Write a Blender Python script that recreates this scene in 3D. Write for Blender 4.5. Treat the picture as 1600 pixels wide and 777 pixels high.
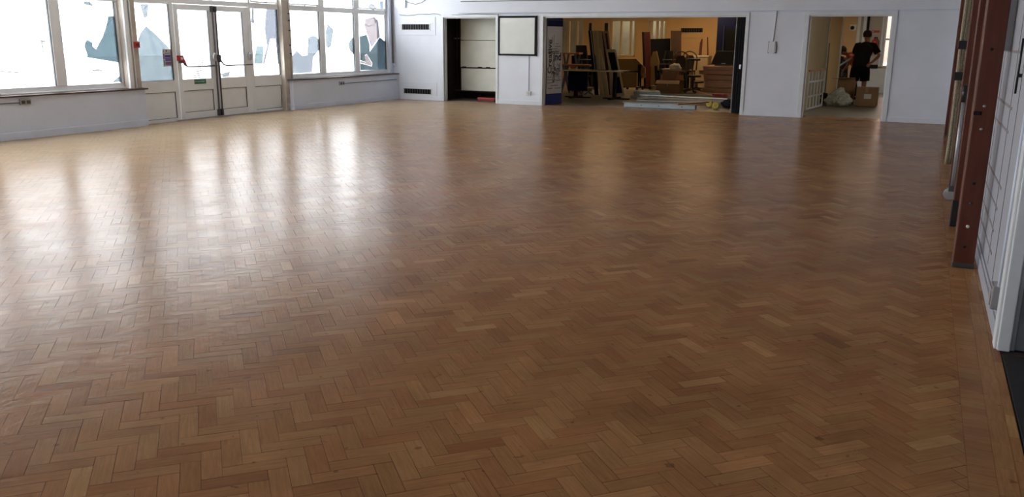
import bpy, bmesh, math, random
from mathutils import Vector, Matrix
for o in list(bpy.data.objects): bpy.data.objects.remove(o)
S = bpy.context.scene
C = S.collection
R = math.radians
rnd = random.Random(7)

# ------------------------------------------------------------------ camera
FPX, YAW, PIT, ROL, CH = 1330.0, R(25.31), R(13.83), R(-0.43), 1.5
fwd = Vector((-math.sin(YAW)*math.cos(PIT), math.cos(YAW)*math.cos(PIT), -math.sin(PIT)))
rt = Vector((math.cos(YAW), math.sin(YAW), 0))
dn = fwd.cross(rt)
rt2 = math.cos(ROL)*rt + math.sin(ROL)*dn
dn2 = -math.sin(ROL)*rt + math.cos(ROL)*dn
cam = bpy.data.objects.new('camera', bpy.data.cameras.new('camera'))
C.objects.link(cam)
m = Matrix((rt2, -dn2, -fwd)).transposed().to_4x4()
m.translation = Vector((0, 0, CH))
cam.matrix_world = m
cam.data.sensor_width = 36
cam.data.lens = FPX/1600*36
cam.data.clip_start = 0.05
cam.data.clip_end = 300
S.camera = cam
EYE = Vector((0, 0, CH))

# ------------------------------------------------------------------ world, light, exposure
WS, FT = 12.8, .50      # sky radiance; transmission of the white window film
W = bpy.data.worlds.new('overcast'); S.world = W; W.use_nodes = True
bg = W.node_tree.nodes['Background']
bg.inputs[0].default_value = (0.93, 0.965, 1.0, 1); bg.inputs[1].default_value = WS
S.view_settings.view_transform = 'Standard'; S.view_settings.look = 'None'
S.view_settings.gamma = 1; S.view_settings.use_curve_mapping = False
S.view_settings.exposure = 0.0

def portal(y0, y1, z0, z1):
    l = bpy.data.lights.new('window_portal', 'AREA'); l.shape = 'RECTANGLE'
    l.size = z1-z0; l.size_y = y1-y0
    l.cycles.is_portal = True
    o = bpy.data.objects.new('window_portal', l); C.objects.link(o)
    o.location = (-12.33, (y0+y1)/2, (z0+z1)/2); o.rotation_euler = (0, R(-90), 0)
for a in ((-4.6, 6.35, .7, 2.95), (6.62, 10.4, .7, 2.95), (10.7, 14.4, .6, 2.95), (14.65, 18.35, .7, 2.95)): portal(*a)

# rays from the measured camera: turn measured pixels into places on real planes
def ray(x, y): return rt2*((x-800)/FPX) + dn2*((y-388.5)/FPX) + fwd
def onZ(x, y, z=0.0):
    r = ray(x, y); return EYE + r*((z-CH)/r.z)
def onX(x, y, X):
    r = ray(x, y); return EYE + r*(X/r.x)
def onY(x, y, Y):
    r = ray(x, y); return EYE + r*(Y/r.y)
def proj(p):
    d = Vector(p)-EYE; c = d.dot(fwd)
    if c < .05: return None
    return 800+FPX*d.dot(rt2)/c, 388.5+FPX*d.dot(dn2)/c

# far wall: slightly skewed frame. local x along the wall, y away from the hall
FO = Vector((0.49, 18.02, 0)); FA = math.atan(-0.045)
FM = Matrix.Translation(FO) @ Matrix.Rotation(FA, 4, 'Z')
FI = FM.inverted()
def onF(x, y, off=0.0):
    """local (u, z) on the far wall plane, off = distance behind its face"""
    r = ray(x, y); n = Vector((-math.sin(FA), math.cos(FA), 0))
    p0 = FM @ Vector((0, off, 0))
    t = (p0-EYE).dot(n)/r.dot(n)
    q = FI @ (EYE + r*t)
    return q.x, q.z

# ------------------------------------------------------------------ materials
def mat(name, col, rough=.6, metal=0.0, var=0.0, scale=8.0, bump=0.0, bscale=60.0, spec=.5, stretch=(1, 1, 1), coat=0.0):
    M = bpy.data.materials.new(name); M.use_nodes = True
    N = M.node_tree.nodes; L = M.node_tree.links; b = N['Principled BSDF']
    b.inputs['Base Color'].default_value = (*col, 1); b.inputs['Roughness'].default_value = rough
    b.inputs['Metallic'].default_value = metal; b.inputs['Specular IOR Level'].default_value = spec
    b.inputs['Coat Weight'].default_value = coat
    tc = N.new('ShaderNodeTexCoord'); mp = N.new('ShaderNodeMapping'); mp.inputs['Scale'].default_value = stretch
    L.new(tc.outputs['Object'], mp.inputs[0])
    n = N.new('ShaderNodeTexNoise'); n.inputs['Scale'].default_value = scale; n.inputs['Detail'].default_value = 4
    L.new(mp.outputs[0], n.inputs['Vector'])
    r = N.new('ShaderNodeValToRGB')
    r.color_ramp.elements[0].position = .3; r.color_ramp.elements[1].position = .7
    v = var if var else .04
    r.color_ramp.elements[0].color = (*[c*(1-v) for c in col], 1)
    r.color_ramp.elements[1].color = (*[min(1, c*(1+v)) for c in col], 1)
    L.new(n.outputs['Fac'], r.inputs[0]); L.new(r.outputs[0], b.inputs['Base Color'])
    if bump:
        n2 = N.new('ShaderNodeTexNoise'); n2.inputs['Scale'].default_value = bscale
        L.new(mp.outputs[0], n2.inputs['Vector'])
        bp = N.new('ShaderNodeBump'); bp.inputs['Strength'].default_value = bump; bp.inputs['Distance'].default_value = .01
        L.new(n2.outputs['Fac'], bp.inputs['Height']); L.new(bp.outputs[0], b.inputs['Normal'])
    return M
def wood(name, c1, c2, rough=.5, axis=2, scale=14):
    st = [6, 6, 6]; st[axis] = .5
    return mat(name, tuple((a+b)/2 for a, b in zip(c1, c2)), rough, var=.25, scale=scale/3, bump=.1, bscale=20, stretch=tuple(st))
def tint(name, col, gloss=.0, diff=0.0):
    M = bpy.data.materials.new(name); M.use_nodes = True
    N = M.node_tree.nodes; L = M.node_tree.links; N.remove(N['Principled BSDF'])
    out = N['Material Output']; t = N.new('ShaderNodeBsdfTransparent'); t.inputs[0].default_value = (*[c**.5 for c in col], 1)
    last = t.outputs[0]
    if gloss:
        g = N.new('ShaderNodeBsdfGlossy'); g.inputs['Roughness'].default_value = .03
        mx = N.new('ShaderNodeMixShader'); fr = N.new('ShaderNodeFresnel'); fr.inputs[0].default_value = 1.45
        gm_ = N.new('ShaderNodeNewGeometry'); ml = N.new('ShaderNodeMath'); ml.operation = 'MULTIPLY_ADD'; ml.inputs[1].default_value = -1; ml.inputs[2].default_value = 1
        m4 = N.new('ShaderNodeMath'); m4.operation = 'MULTIPLY'; L.new(gm_.outputs['Backfacing'], ml.inputs[0]); L.new(ml.outputs[0], m4.inputs[0]); L.new(fr.outputs[0], m4.inputs[1])
        L.new(m4.outputs[0], mx.inputs[0]); L.new(last, mx.inputs[1]); L.new(g.outputs[0], mx.inputs[2]); last = mx.outputs[0]
    if diff:
        d = N.new('ShaderNodeBsdfDiffuse'); d.inputs[0].default_value = (*col, 1)
        mx = N.new('ShaderNodeMixShader'); mx.inputs[0].default_value = diff
        L.new(last, mx.inputs[1]); L.new(d.outputs[0], mx.inputs[2]); last = mx.outputs[0]
    L.new(last, out.inputs[0]); return M
def emit(name, col, s):
    M = bpy.data.materials.new(name); M.use_nodes = True
    b = M.node_tree.nodes['Principled BSDF']; b.inputs['Emission Color'].default_value = (*col, 1); b.inputs['Emission Strength'].default_value = s
    return M

def floor_mat(name, use_attr):
    """oak block: random tone per block, grain along the block, worn satin varnish with fine scratches"""
    M = bpy.data.materials.new(name); M.use_nodes = True
    N = M.node_tree.nodes; L = M.node_tree.links; b = N['Principled BSDF']
    def new(t, **k):
        n = N.new(t)
        for a, v in k.items(): setattr(n, a, v)
        return n
    if use_attr:
        a = new('ShaderNodeAttribute', attribute_name='rnd'); R0 = a.outputs['Fac']
    else:
        a = new('ShaderNodeObjectInfo'); R0 = a.outputs['Random']
    wn = new('ShaderNodeTexWhiteNoise', noise_dimensions='1D'); L.new(R0, wn.inputs['W'])
    ramp = new('ShaderNodeValToRGB'); cr = ramp.color_ramp
    stops = [(0, (.30, .158, .070)), (.07, (.352, .190, .083)), (.38, (.378, .207, .092)), (.62, (.396, .221, .099)), (.93, (.420, .240, .108)), (1, (.49, .295, .132))]
    cr.elements[0].position, cr.elements[0].color = stops[0][0], (*stops[0][1], 1)
    cr.elements[1].position, cr.elements[1].color = stops[-1][0], (*stops[-1][1], 1)
    for p, c in stops[1:-1]:
        e = cr.elements.new(p); e.color = (*c, 1)
    L.new(wn.outputs['Value'], ramp.inputs[0])
    # hue shift reddish
    hs = new('ShaderNodeMix', data_type='RGBA', blend_type='MULTIPLY'); hs.inputs[0].default_value = 1
    sepc = new('ShaderNodeSeparateColor'); L.new(wn.outputs['Color'], sepc.inputs[0])
    red = new('ShaderNodeMix', data_type='RGBA'); red.inputs[6].default_value = (1.04, .98, .9, 1); red.inputs[7].default_value = (1.05, .87, .82, 1)
    L.new(sepc.outputs[1], red.inputs[0]); L.new(ramp.outputs[0], hs.inputs[6]); L.new(red.outputs[2], hs.inputs[7])
    uv = new('ShaderNodeUVMap', uv_map='UVMap')
    cmb = new('ShaderNodeCombineXYZ'); mu = new('ShaderNodeMath', operation='MULTIPLY'); mu.inputs[1].default_value = 37.0
    L.new(R0, mu.inputs[0]); L.new(mu.outputs[0], cmb.inputs[2])
    mp = new('ShaderNodeMapping'); mp.inputs['Scale'].default_value = (7, 95, 1); L.new(uv.outputs[0], mp.inputs[0])
    ad = new('ShaderNodeVectorMath', operation='ADD'); L.new(mp.outputs[0], ad.inputs[0]); L.new(cmb.outputs[0], ad.inputs[1])
    gr = new('ShaderNodeTexNoise'); gr.inputs['Scale'].default_value = 1; gr.inputs['Detail'].default_value = 5; gr.inputs['Roughness'].default_value = .65
    L.new(ad.outputs[0], gr.inputs['Vector'])
    gm = new('ShaderNodeMapRange'); gm.inputs[1].default_value = .25; gm.inputs[2].default_value = .75; gm.inputs[3].default_value = .78; gm.inputs[4].default_value = 1.16
    L.new(gr.outputs['Fac'], gm.inputs[0])
    m1 = new('ShaderNodeVectorMath', operation='SCALE'); L.new(hs.outputs[2], m1.inputs[0]); L.new(gm.outputs[0], m1.inputs['Scale'])
    # wide blotches of wear and stain over the room
    geo = new('ShaderNodeNewGeometry')
    bl = new('ShaderNodeTexNoise'); bl.inputs['Scale'].default_value = 1.3; bl.inputs['Detail'].default_value = 6; bl.inputs['Roughness'].default_value = .62
    L.new(geo.outputs['Position'], bl.inputs['Vector'])
    bm_ = new('ShaderNodeMapRange'); bm_.inputs[1].default_value = .3; bm_.inputs[2].default_value = .7; bm_.inputs[3].default_value = .76; bm_.inputs[4].default_value = 1.15
    L.new(bl.outputs['Fac'], bm_.inputs[0])
    m2 = new('ShaderNodeVectorMath', operation='SCALE'); L.new(m1.outputs[0], m2.inputs[0]); L.new(bm_.outputs[0], m2.inputs['Scale'])
    # small dark knocks
    vo = new('ShaderNodeTexNoise'); vo.inputs['Scale'].default_value = 17; vo.inputs['Detail'].default_value = 2
    L.new(geo.outputs['Position'], vo.inputs['Vector'])
    vm = new('ShaderNodeMapRange'); vm.inputs[1].default_value = .27; vm.inputs[2].default_value = .31; vm.inputs[3].default_value = .6; vm.inputs[4].default_value = 1
    L.new(vo.outputs['Fac'], vm.inputs[0])
    m3 = new('ShaderNodeVectorMath', operation='SCALE'); L.new(m2.outputs[0], m3.inputs[0]); L.new(vm.outputs[0], m3.inputs['Scale'])
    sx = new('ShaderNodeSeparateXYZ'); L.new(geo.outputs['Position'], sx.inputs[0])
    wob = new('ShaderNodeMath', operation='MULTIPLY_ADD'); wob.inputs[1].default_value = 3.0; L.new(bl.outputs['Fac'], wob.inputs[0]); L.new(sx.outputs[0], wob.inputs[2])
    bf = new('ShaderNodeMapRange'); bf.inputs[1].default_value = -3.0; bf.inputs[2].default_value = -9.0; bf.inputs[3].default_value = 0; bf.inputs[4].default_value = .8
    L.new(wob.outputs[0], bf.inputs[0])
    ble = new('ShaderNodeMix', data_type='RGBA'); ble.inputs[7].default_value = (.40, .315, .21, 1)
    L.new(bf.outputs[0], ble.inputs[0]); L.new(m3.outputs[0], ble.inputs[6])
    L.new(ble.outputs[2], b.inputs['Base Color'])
    # roughness
    rm = new('ShaderNodeMapRange'); rm.inputs[1].default_value = .3; rm.inputs[2].default_value = .7; rm.inputs[3].default_value = FR0; rm.inputs[4].default_value = FR1
    r2 = new('ShaderNodeTexNoise'); r2.inputs['Scale'].default_value = 2.3; r2.inputs['Detail'].default_value = 8; r2.inputs['Roughness'].default_value = .7
    L.new(geo.outputs['Position'], r2.inputs['Vector']); L.new(r2.outputs['Fac'], rm.inputs[0]); L.new(rm.outputs[0], b.inputs['Roughness'])
    b.inputs['Specular IOR Level'].default_value = FSPEC
    # bump: worn undulation, grain, scratches
    u = new('ShaderNodeTexNoise'); u.inputs['Scale'].default_value = 11; u.inputs['Detail'].default_value = 6; u.inputs['Roughness'].default_value = .6; L.new(geo.outputs['Position'], u.inputs['Vector'])
    w = new('ShaderNodeTexNoise'); w.inputs['Scale'].default_value = 1; w.inputs['Detail'].default_value = 3
    mpw = new('ShaderNodeMapping'); mpw.inputs['Scale'].default_value = (55, 16, 1); mpw.inputs['Rotation'].default_value = (0, 0, .55)
    L.new(geo.outputs['Position'], mpw.inputs[0]); L.new(mpw.outputs[0], w.inputs['Vector'])
    sc = new('ShaderNodeMath', operation='MULTIPLY'); sc.inputs[1].default_value = .42; L.new(w.outputs['Fac'], sc.inputs[0])
    s1 = new('ShaderNodeMath', operation='MULTIPLY_ADD'); s1.inputs[1].default_value = 1.5; L.new(u.outputs['Fac'], s1.inputs[0]); L.new(sc.outputs[0], s1.inputs[2])
    s2 = new('ShaderNodeMath', operation='MULTIPLY_ADD'); s2.inputs[1].default_value = .16; L.new(gr.outputs['Fac'], s2.inputs[0]); L.new(s1.outputs[0], s2.inputs[2])
    bp = new('ShaderNodeBump'); bp.inputs['Strength'].default_value = .6; bp.inputs['Distance'].default_value = .0028
    L.new(s2.outputs[0], bp.inputs['Height']); L.new(bp.outputs[0], b.inputs['Normal'])
    return M
FR0, FR1, FSPEC = .15, .27, .03
M = {}
M['block'] = floor_mat('oak_block', True); M['block_obj'] = floor_mat('oak_block_single', False)
M['sub'] = mat('joint_dirt', (.06, .035, .02), .8)
M['lav'] = mat('lavender_paint', (.76, .79, .86), .55, var=.03, scale=2, bump=.15, bscale=30)
M['lav3'] = mat('shaded_lavender_paint', (.37, .38, .42), .55, var=.03, scale=2, bump=.15, bscale=30)  # lavender darkened so the paint itself carries the right wall's shade
M['lav2'] = mat('lavender_apron_paint', (.70, .75, .87), .5, var=.03, scale=2, bump=.1, bscale=30)
M['white'] = mat('white_gloss_paint', (.72, .74, .76), .35, var=.04, scale=5, bump=.08, bscale=40)
M['upvc'] = mat('white_window_plastic', (.80, .81, .81), .4, var=.03, scale=4)
M['gasket'] = mat('rubber_gasket', (.08, .09, .1), .6)
M['col'] = mat('worn_cream_paint', (.50, .44, .37), .5, var=.12, scale=6, bump=.2, bscale=25)
M['sill'] = mat('dark_sill_edge', (.07, .035, .03), .4, var=.3)
M['ceil'] = mat('ceiling_paint', (.84, .85, .87), .8)
M['steel'] = mat('brushed_steel', (.45, .46, .47), .35, .9)
M['dsteel'] = mat('dark_steel', (.10, .10, .105), .4, .6)
M['black'] = mat('black_plastic', (.012, .012, .014), .4)
M['blackm'] = mat('matt_black', (.010, .010, .012), .75, spec=.2)
M['navy'] = mat('navy_felt', (.006, .010, .045), .8, spec=.2)
M['navyb'] = mat('blue_panel', (.012, .035, .22), .5)
M['red'] = mat('red_plastic', (.42, .02, .02), .4)
M['dred'] = mat('dark_red_board', (.10, .018, .012), .5, var=.2)
M['green'] = mat('green_sticker', (.02, .17, .08), .5)
M['ink'] = mat('black_print', (.015, .015, .02), .6)
M['inkg'] = mat('grey_print', (.18, .18, .19), .6)
M['paper'] = mat('off_white_poster', (.62, .60, .58), .5)
M['glass'] = tint('clear_glass', (.96, .98, .98), gloss=1)
M['glassn'] = tint('screen_glass', (.85, .88, .85))
M['film'] = tint('dimming_tint_glass', (FT, FT*1.0, FT*1.0), gloss=1)
M['cream'] = mat('cream_board', (.78, .77, .67), .5, var=.07, scale=3)
M['wb'] = mat('whiteboard_face', (.66, .67, .62), .25, var=.04, scale=3)
M['orange'] = mat('ochre_wall_paint', (.66, .43, .19), .7, var=.04, scale=1.5)
M['olive'] = mat('beige_wall_paint', (.50, .42, .26), .7, var=.05, scale=1.5)
M['creamf'] = mat('cream_joinery', (.60, .47, .27), .5, var=.06)
M['darkint'] = mat('dark_cupboard', (.028, .018, .013), .8, var=.3)
M['pipe'] = mat('copper_pipe', (.10, .045, .03), .5, .4, var=.3)
M['vinyl'] = mat('back_vinyl', (.185, .165, .12), .35, var=.12, scale=1.2)
M['card'] = mat('cardboard', (.30, .17, .095), .8, var=.06, scale=4)
M['cardin'] = mat('cardboard_inner', (.42, .29, .17), .8, var=.06)
M['tape'] = mat('parcel_tape', (.36, .23, .13), .3)
M['label'] = mat('white_label', (.65, .63, .6), .6)
M['ply'] = mat('ochre_laminate', (.30, .19, .065), .4, var=.06)
M['benchw'] = wood('orange_bench_wood', (.42, .16, .05), (.5, .2, .07), .4, 0)
M['stagew'] = wood('varnished_stage_wood', (.44, .17, .045), (.52, .22, .06), .4, 0)
M['frame_w'] = wood('climbing_frame_timber', (.085, .018, .007), (.13, .028, .011), .4, 2)
M['frame_e'] = wood('climbing_frame_pale_edge', (.24, .11, .065), (.30, .15, .09), .5, 2)
M['table_d'] = mat('dark_table_laminate', (.09, .055, .04), .25, var=.1)
M['rope'] = mat('jute_rope', (.42, .36, .24), .9, var=.3, scale=60, bump=.8, bscale=90)
M['greyw2'] = mat('pale_corridor_paint', (.45, .45, .38), .7, var=.25, scale=1.2)
M['alu'] = mat('dull_aluminium', (.42, .44, .45), .4, .5, var=.1)
M['greyw'] = mat('weathered_grey_strip', (.34, .32, .27), .6, var=.2)
M['bluegrey'] = mat('pale_blue_grey_panel', (.40, .45, .47), .5, var=.06)
M['yellow'] = mat('yellow_plastic', (.55, .40, .03), .5)
M['skin'] = mat('skin', (.42, .20, .13), .55)
M['shirt'] = mat('charcoal_shirt', (.022, .020, .020), .9, bump=.3, bscale=12, spec=.2)
M['shorts'] = mat('black_shorts', (.008, .008, .010), .9, bump=.3, bscale=12, spec=.2)
M['hair'] = mat('brown_hair', (.045, .022, .015), .7, var=.3, scale=50, bump=.6, bscale=120)
M['osh'] = mat('orange_shirt', (.55, .09, .03), .85, bump=.3, bscale=12)
M['bubble'] = mat('bubble_wrap', (.50, .50, .44), .3, var=.25, scale=25, bump=.9, bscale=45, spec=.6)
M['cloth'] = mat('white_cloth', (.62, .56, .42), .9, bump=.4, bscale=30)
M['mark'] = mat('brown_shadow_line', (.25, .205, .205), .6, var=.1)  # tone of the shadow lines drawn on the right wall
M['gdoor'] = mat('grey_door_paint', (.145, .155, .165), .45, var=.12, scale=9)
M['mat'] = mat('black_doormat', (.012, .012, .014), .95, bump=.8, bscale=200)
M['speck'] = mat('speckled_fabric', (.01, .01, .012), .8, var=.1)
M['brick'] = None
M['tubew'] = mat('bright_white_tube', (.92, .93, .95), .25)
M['entr'] = mat('entrance_wall_paint', (.50, .44, .36), .6)
M['lampw'] = emit('warm_lamp', (1, .68, .36), 24)
M['lampn'] = emit('neutral_lamp', (1, .84, .66), 12)
M['ground'] = mat('pale_concrete_ground', (.80, .80, .79), .9, var=.1)
def brickmat():
    m_ = bpy.data.materials.new('distant_brick'); m_.use_nodes = True; N = m_.node_tree.nodes; L = m_.node_tree.links
    t = N.new('ShaderNodeTexBrick'); t.inputs['Color1'].default_value = (.45, .24, .18, 1); t.inputs['Color2'].default_value = (.55, .33, .25, 1); t.inputs['Mortar'].default_value = (.5, .45, .4, 1)
    t.inputs['Scale'].default_value = 4.5
    tc = N.new('ShaderNodeTexCoord'); mp = N.new('ShaderNodeMapping'); mp.inputs['Rotation'].default_value = (R(90), 0, 0)
    L.new(tc.outputs['Object'], mp.inputs[0]); L.new(mp.outputs[0], t.inputs['Vector']); L.new(t.outputs[0], N['Principled BSDF'].inputs['Base Color'])
    return m_
M['brick'] = brickmat()

# ------------------------------------------------------------------ mesh helpers
class B:
    def __init__(s, X=None): s.v = []; s.f = []; s.X = X
    def add(s, vs, fs):
        k = len(s.v); s.v += [(s.X @ Vector(p)) if s.X else Vector(p) for p in vs]; s.f += [tuple(k+i for i in f) for f in fs]; return s
    def box(s, x0, x1, y0, y1, z0, z1, T=None):
        x0, x1 = min(x0, x1), max(x0, x1); y0, y1 = min(y0, y1), max(y0, y1); z0, z1 = min(z0, z1), max(z0, z1)
        vs = [Vector((x, y, z)) for z in (z0, z1) for y in (y0, y1) for x in (x0, x1)]
        if T: vs = [T @ v for v in vs]
        return s.add(vs, [(0, 2, 3, 1), (4, 5, 7, 6), (0, 1, 5, 4), (2, 6, 7, 3), (0, 4, 6, 2), (1, 3, 7, 5)])
    def tube(s, pts, r, n=8, cap=True):
        pts = [Vector(p) for p in pts]; rings = []
        for i, p in enumerate(pts):
            a = pts[max(0, i-1)]; b = pts[min(len(pts)-1, i+1)]; d = (b-a).normalized()
            up = Vector((0, 0, 1)) if abs(d.z) < .9 else Vector((1, 0, 0))
            u = d.cross(up).normalized(); w = u.cross(d)
            rr = r[i] if isinstance(r, (list, tuple)) else r
            rings.append([p + (u*math.cos(2*math.pi*k/n) + w*math.sin(2*math.pi*k/n))*rr for k in range(n)])
        vs = [v for g in rings for v in g]; fs = []
        for i in range(len(pts)-1):
            for k in range(n):
                fs.append((i*n+k, i*n+(k+1) % n, (i+1)*n+(k+1) % n, (i+1)*n+k))
        if cap: fs += [tuple(range(n))[::-1], tuple((len(pts)-1)*n+k for k in range(n))]
        return s.add(vs, fs)
    def bar(s, a, b, w, h):
        """rectangular bar from a to b, w across, h the other way"""
        a = Vector(a); b = Vector(b); d = (b-a).normalized()
        up = Vector((0, 0, 1)) if abs(d.z) < .95 else Vector((0, 1, 0))
        u = d.cross(up).normalized(); k = u.cross(d)
        vs = [p + u*(sx*w/2) + k*(sy*h/2) for p in (a, b) for sx, sy in ((-1, -1), (1, -1), (1, 1), (-1, 1))]
        return s.add(vs, [(0, 1, 2, 3), (4, 7, 6, 5), (0, 4, 5, 1), (1, 5, 6, 2), (2, 6, 7, 3), (3, 7, 4, 0)])
    def prism(s, poly, vec):
        poly = [Vector(p) for p in poly]; v = Vector(vec); n = len(poly)
        return s.add(poly+[p+v for p in poly], [tuple(range(n)), tuple(range(2*n-1, n-1, -1))]+[(i, i+n, (i+1) % n+n, (i+1) % n) for i in range(n)])
    def lathe(s, prof, n=16, T=None):
        vs = []; fs = []
        for r_, z in prof:
            for k in range(n):
                p = Vector((r_*math.cos(2*math.pi*k/n), r_*math.sin(2*math.pi*k/n), z)); vs.append(T @ p if T else p)
        for i in range(len(prof)-1):
            for k in range(n): fs.append((i*n+k, i*n+(k+1) % n, (i+1)*n+(k+1) % n, (i+1)*n+k))
        fs += [tuple(range(n))[::-1], tuple((len(prof)-1)*n+k for k in range(n))]
        return s.add(vs, fs)
def obj(name, b, m_, parent=None, bevel=0.0, smooth=False):
    me = bpy.data.meshes.new(name); me.from_pydata([tuple(v) for v in b.v], [], b.f)
    bm = bmesh.new(); bm.from_mesh(me); bmesh.ops.recalc_face_normals(bm, faces=bm.faces)
    if smooth:
        for f in bm.faces: f.smooth = len(f.verts) <= 4
    bm.to_mesh(me); bm.free()
    me.materials.append(m_)
    o = bpy.data.objects.new(name, me); C.objects.link(o)
    if parent: o.parent = parent
    if bevel:
        k = o.modifiers.new('bevel', 'BEVEL'); k.width = bevel; k.segments = 2; k.limit_method = 'ANGLE'; k.angle_limit = R(40)
    return o
def tag(o, label=None, cat=None, group=None, kind=None):
    if label: o['label'] = label
    if cat: o['category'] = cat
    if group: o['group'] = group
    if kind: o['kind'] = kind
    return o
def st(name, b, m_, parent=None, bevel=0, label=None):
    o = obj(name, b, m_, parent, bevel)
    if not parent: tag(o, kind='structure')
    if label: o['label'] = label
    return o
def thing(name, label, cat, loc=(0, 0, 0), rz=0.0, group=None):
    o = bpy.data.objects.new(name, None); C.objects.link(o); o.empty_display_size = .1
    o.location = loc; o.rotation_euler = (0, 0, rz)
    return tag(o, label, cat, group)
def copy_tree(o, parent=None):
    c = o.copy(); C.objects.link(c)
    if parent: c.parent = parent
    for ch in list(o.children): copy_tree(ch, c)
    return c
def flat(poly, vec): return B().prism(poly, vec)
def text_obj(name, body, size, T, m_, parent, ext=.0008, sx=1.0, bold=0.0):
    cu = bpy.data.curves.new(name, 'FONT'); cu.body = body; cu.size = size; cu.extrude = ext; cu.resolution_u = 2; cu.offset = bold
    t = bpy.data.objects.new(name, cu); C.objects.link(t)
    dg = bpy.context.evaluated_depsgraph_get()
    me = bpy.data.meshes.new_from_object(t.evaluated_get(dg)); bpy.data.objects.remove(t)
    me.transform(T @ Matrix.Diagonal((sx, 1, 1, 1))); me.materials.clear(); me.materials.append(m_)
    o = bpy.data.objects.new(name, me); C.objects.link(o)
    if parent: o.parent = parent
    return o

# ================================================================== THE HALL: SETTING
XL, XW, XR = -12.0, -12.2, 0.49
ZC = 3.05
# --- floor
floor_o = st('floor', B().box(-12.5, 1.4, -5, 18.75, -.06, -.0045), M['sub'])
BL, BW = .2227, .0707
s45 = math.sqrt(.5)
XB = .295            # herringbone stops at this line; border courses run along the right wall
def block_list():
    out = []
    # block frame axes a=(1,1)/√2 , b=(-1,1)/√2 ; pattern anchored at the measured tip (-2.07, 2.915)
    def Wd(p, q): return Vector((-2.07 + (p-q)*s45, 2.915 + (p+q)*s45))
    for c in range(-36, 14):
        for k in range(-260, 480):
            ox, oy = k*BW + c*BL, k*BW - c*BL
            for H in (0, 1):
                if H: r_ = (ox, oy, ox+BL, oy+BW)
                else: r_ = (ox+BL, oy+BW-BL, ox+BL+BW, oy+BW)
                ce = Wd((r_[0]+r_[2])/2, (r_[1]+r_[3])/2)
                if ce.x < -12.35 or ce.x > XB+.12 or ce.y < -.6 or ce.y > 18.7: continue
                out.append((ce, H, r_))
    return out, Wd
blocks, Wd = block_list()
def clip(poly, X):
    res = []
    for i in range(len(poly)):
        a = poly[i-1]; b = poly[i]
        if (a[0] <= X) != (b[0] <= X):
            t = (X-a[0])/(b[0]-a[0]); res.append((X, a[1]+t*(b[1]-a[1]), a[2]+t*(b[2]-a[2]), a[3]+t*(b[3]-a[3])))
        if b[0] <= X: res.append(b)
    return res
def block_area(ce):
    p = proj((ce.x, ce.y, 0))
    if not p or p[0] < -20 or p[0] > 1620 or p[1] > 800 or p[1] < 150: return 0
    d = (Vector((ce.x, ce.y, 0))-EYE); return 1.5/d.length**3
order = sorted(range(len(blocks)), key=lambda i: -block_area(blocks[i][0]))
single = set(i for i in order if blocks[i][0].x < XB-.115)
near = []
for i in order:
    if i in single: near.append(i)
    if len(near) == 260: break
near = set(near)
# variants of one block for the singles (shared mesh data)
variants = []
for k in range(6):
    g = .0004 + .0007*rnd.random(); c_ = .00001
    x, y = BL/2-g, BW/2-g
    vs = [(-x, -y, -.02), (x, -y, -.02), (x, y, -.02), (-x, y, -.02), (-x, -y, -c_), (x, -y, -c_), (x, y, -c_), (-x, y, -c_),
          (-x+c_, -y+c_, 0), (x-c_, -y+c_, 0), (x-c_, y-c_, 0), (-x+c_, y-c_, 0)]
    fs = [(0, 3, 2, 1), (8, 9, 10, 11)]+[(i, (i+1) % 4, (i+1) % 4+4, i+4) for i in range(4)]+[(i+4, (i+1) % 4+4, (i+1) % 4+8, i+8) for i in range(4)]
    me = bpy.data.meshes.new('floor_block'); me.from_pydata(vs, [], fs)
    uvl = me.uv_layers.new(name='UVMap')
    for l in me.loops: uvl.data[l.index].uv = (vs[l.vertex_index][0], vs[l.vertex_index][1])
    me.materials.append(M['block_obj']); me.materials.append(M['sub'])
    for f_ in me.polygons: f_.material_index = 0 if f_.index == 1 else 1
    variants.append(me)
tilt = {}
for i in range(len(blocks)): tilt[i] = (rnd.gauss(0, .0012), rnd.gauss(0, .0020), rnd.gauss(0, .00008))
for i in near:
    ce, H, r_ = blocks[i]
    o = bpy.data.objects.new('floor_block', rnd.choice(variants)); C.objects.link(o); o.parent = floor_o
    a = R(45) if H else R(135)
    tx, ty, tz = tilt[i]
    o.location = (ce.x, ce.y, tz); o.rotation_euler = (ty, tx, a)
V = []; F = []; U = []; RN = []; MI = []
def add_block(poly, tl, ce, a, rv):
    """poly: list of (x, y, u, v) world corner + uv ; top + chamfered skirt"""
    n = len(poly); 
    if n < 3: return
    cx = sum(p[0] for p in poly)/n; cy = sum(p[1] for p in poly)/n
    k = len(V); ca, sa = math.cos(a), math.sin(a)
    def h(x, y):
        dx, dy = x-ce.x, y-ce.y; u_, v_ = dx*ca+dy*sa, -dx*sa+dy*ca
        return tl[2] - u_*tl[0] + v_*tl[1]
    for p in poly:
        V.append((p[0], p[1], -.004)); U.append((p[2], p[3]))
    for p in poly:
        d = math.hypot(p[0]-cx, p[1]-cy); s_ = 1.0
        x, y = cx+(p[0]-cx)*s_, cy+(p[1]-cy)*s_
        V.append((x, y, h(x, y))); U.append((p[2], p[3]))
    F.append(tuple(k+n+i for i in range(n))); RN.append(rv); MI.append(0)
    for i in range(n):
        j = (i+1) % n
        F.append((k+i, k+j, k+n+j, k+n+i)); RN.append(rv); MI.append(1)
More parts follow.
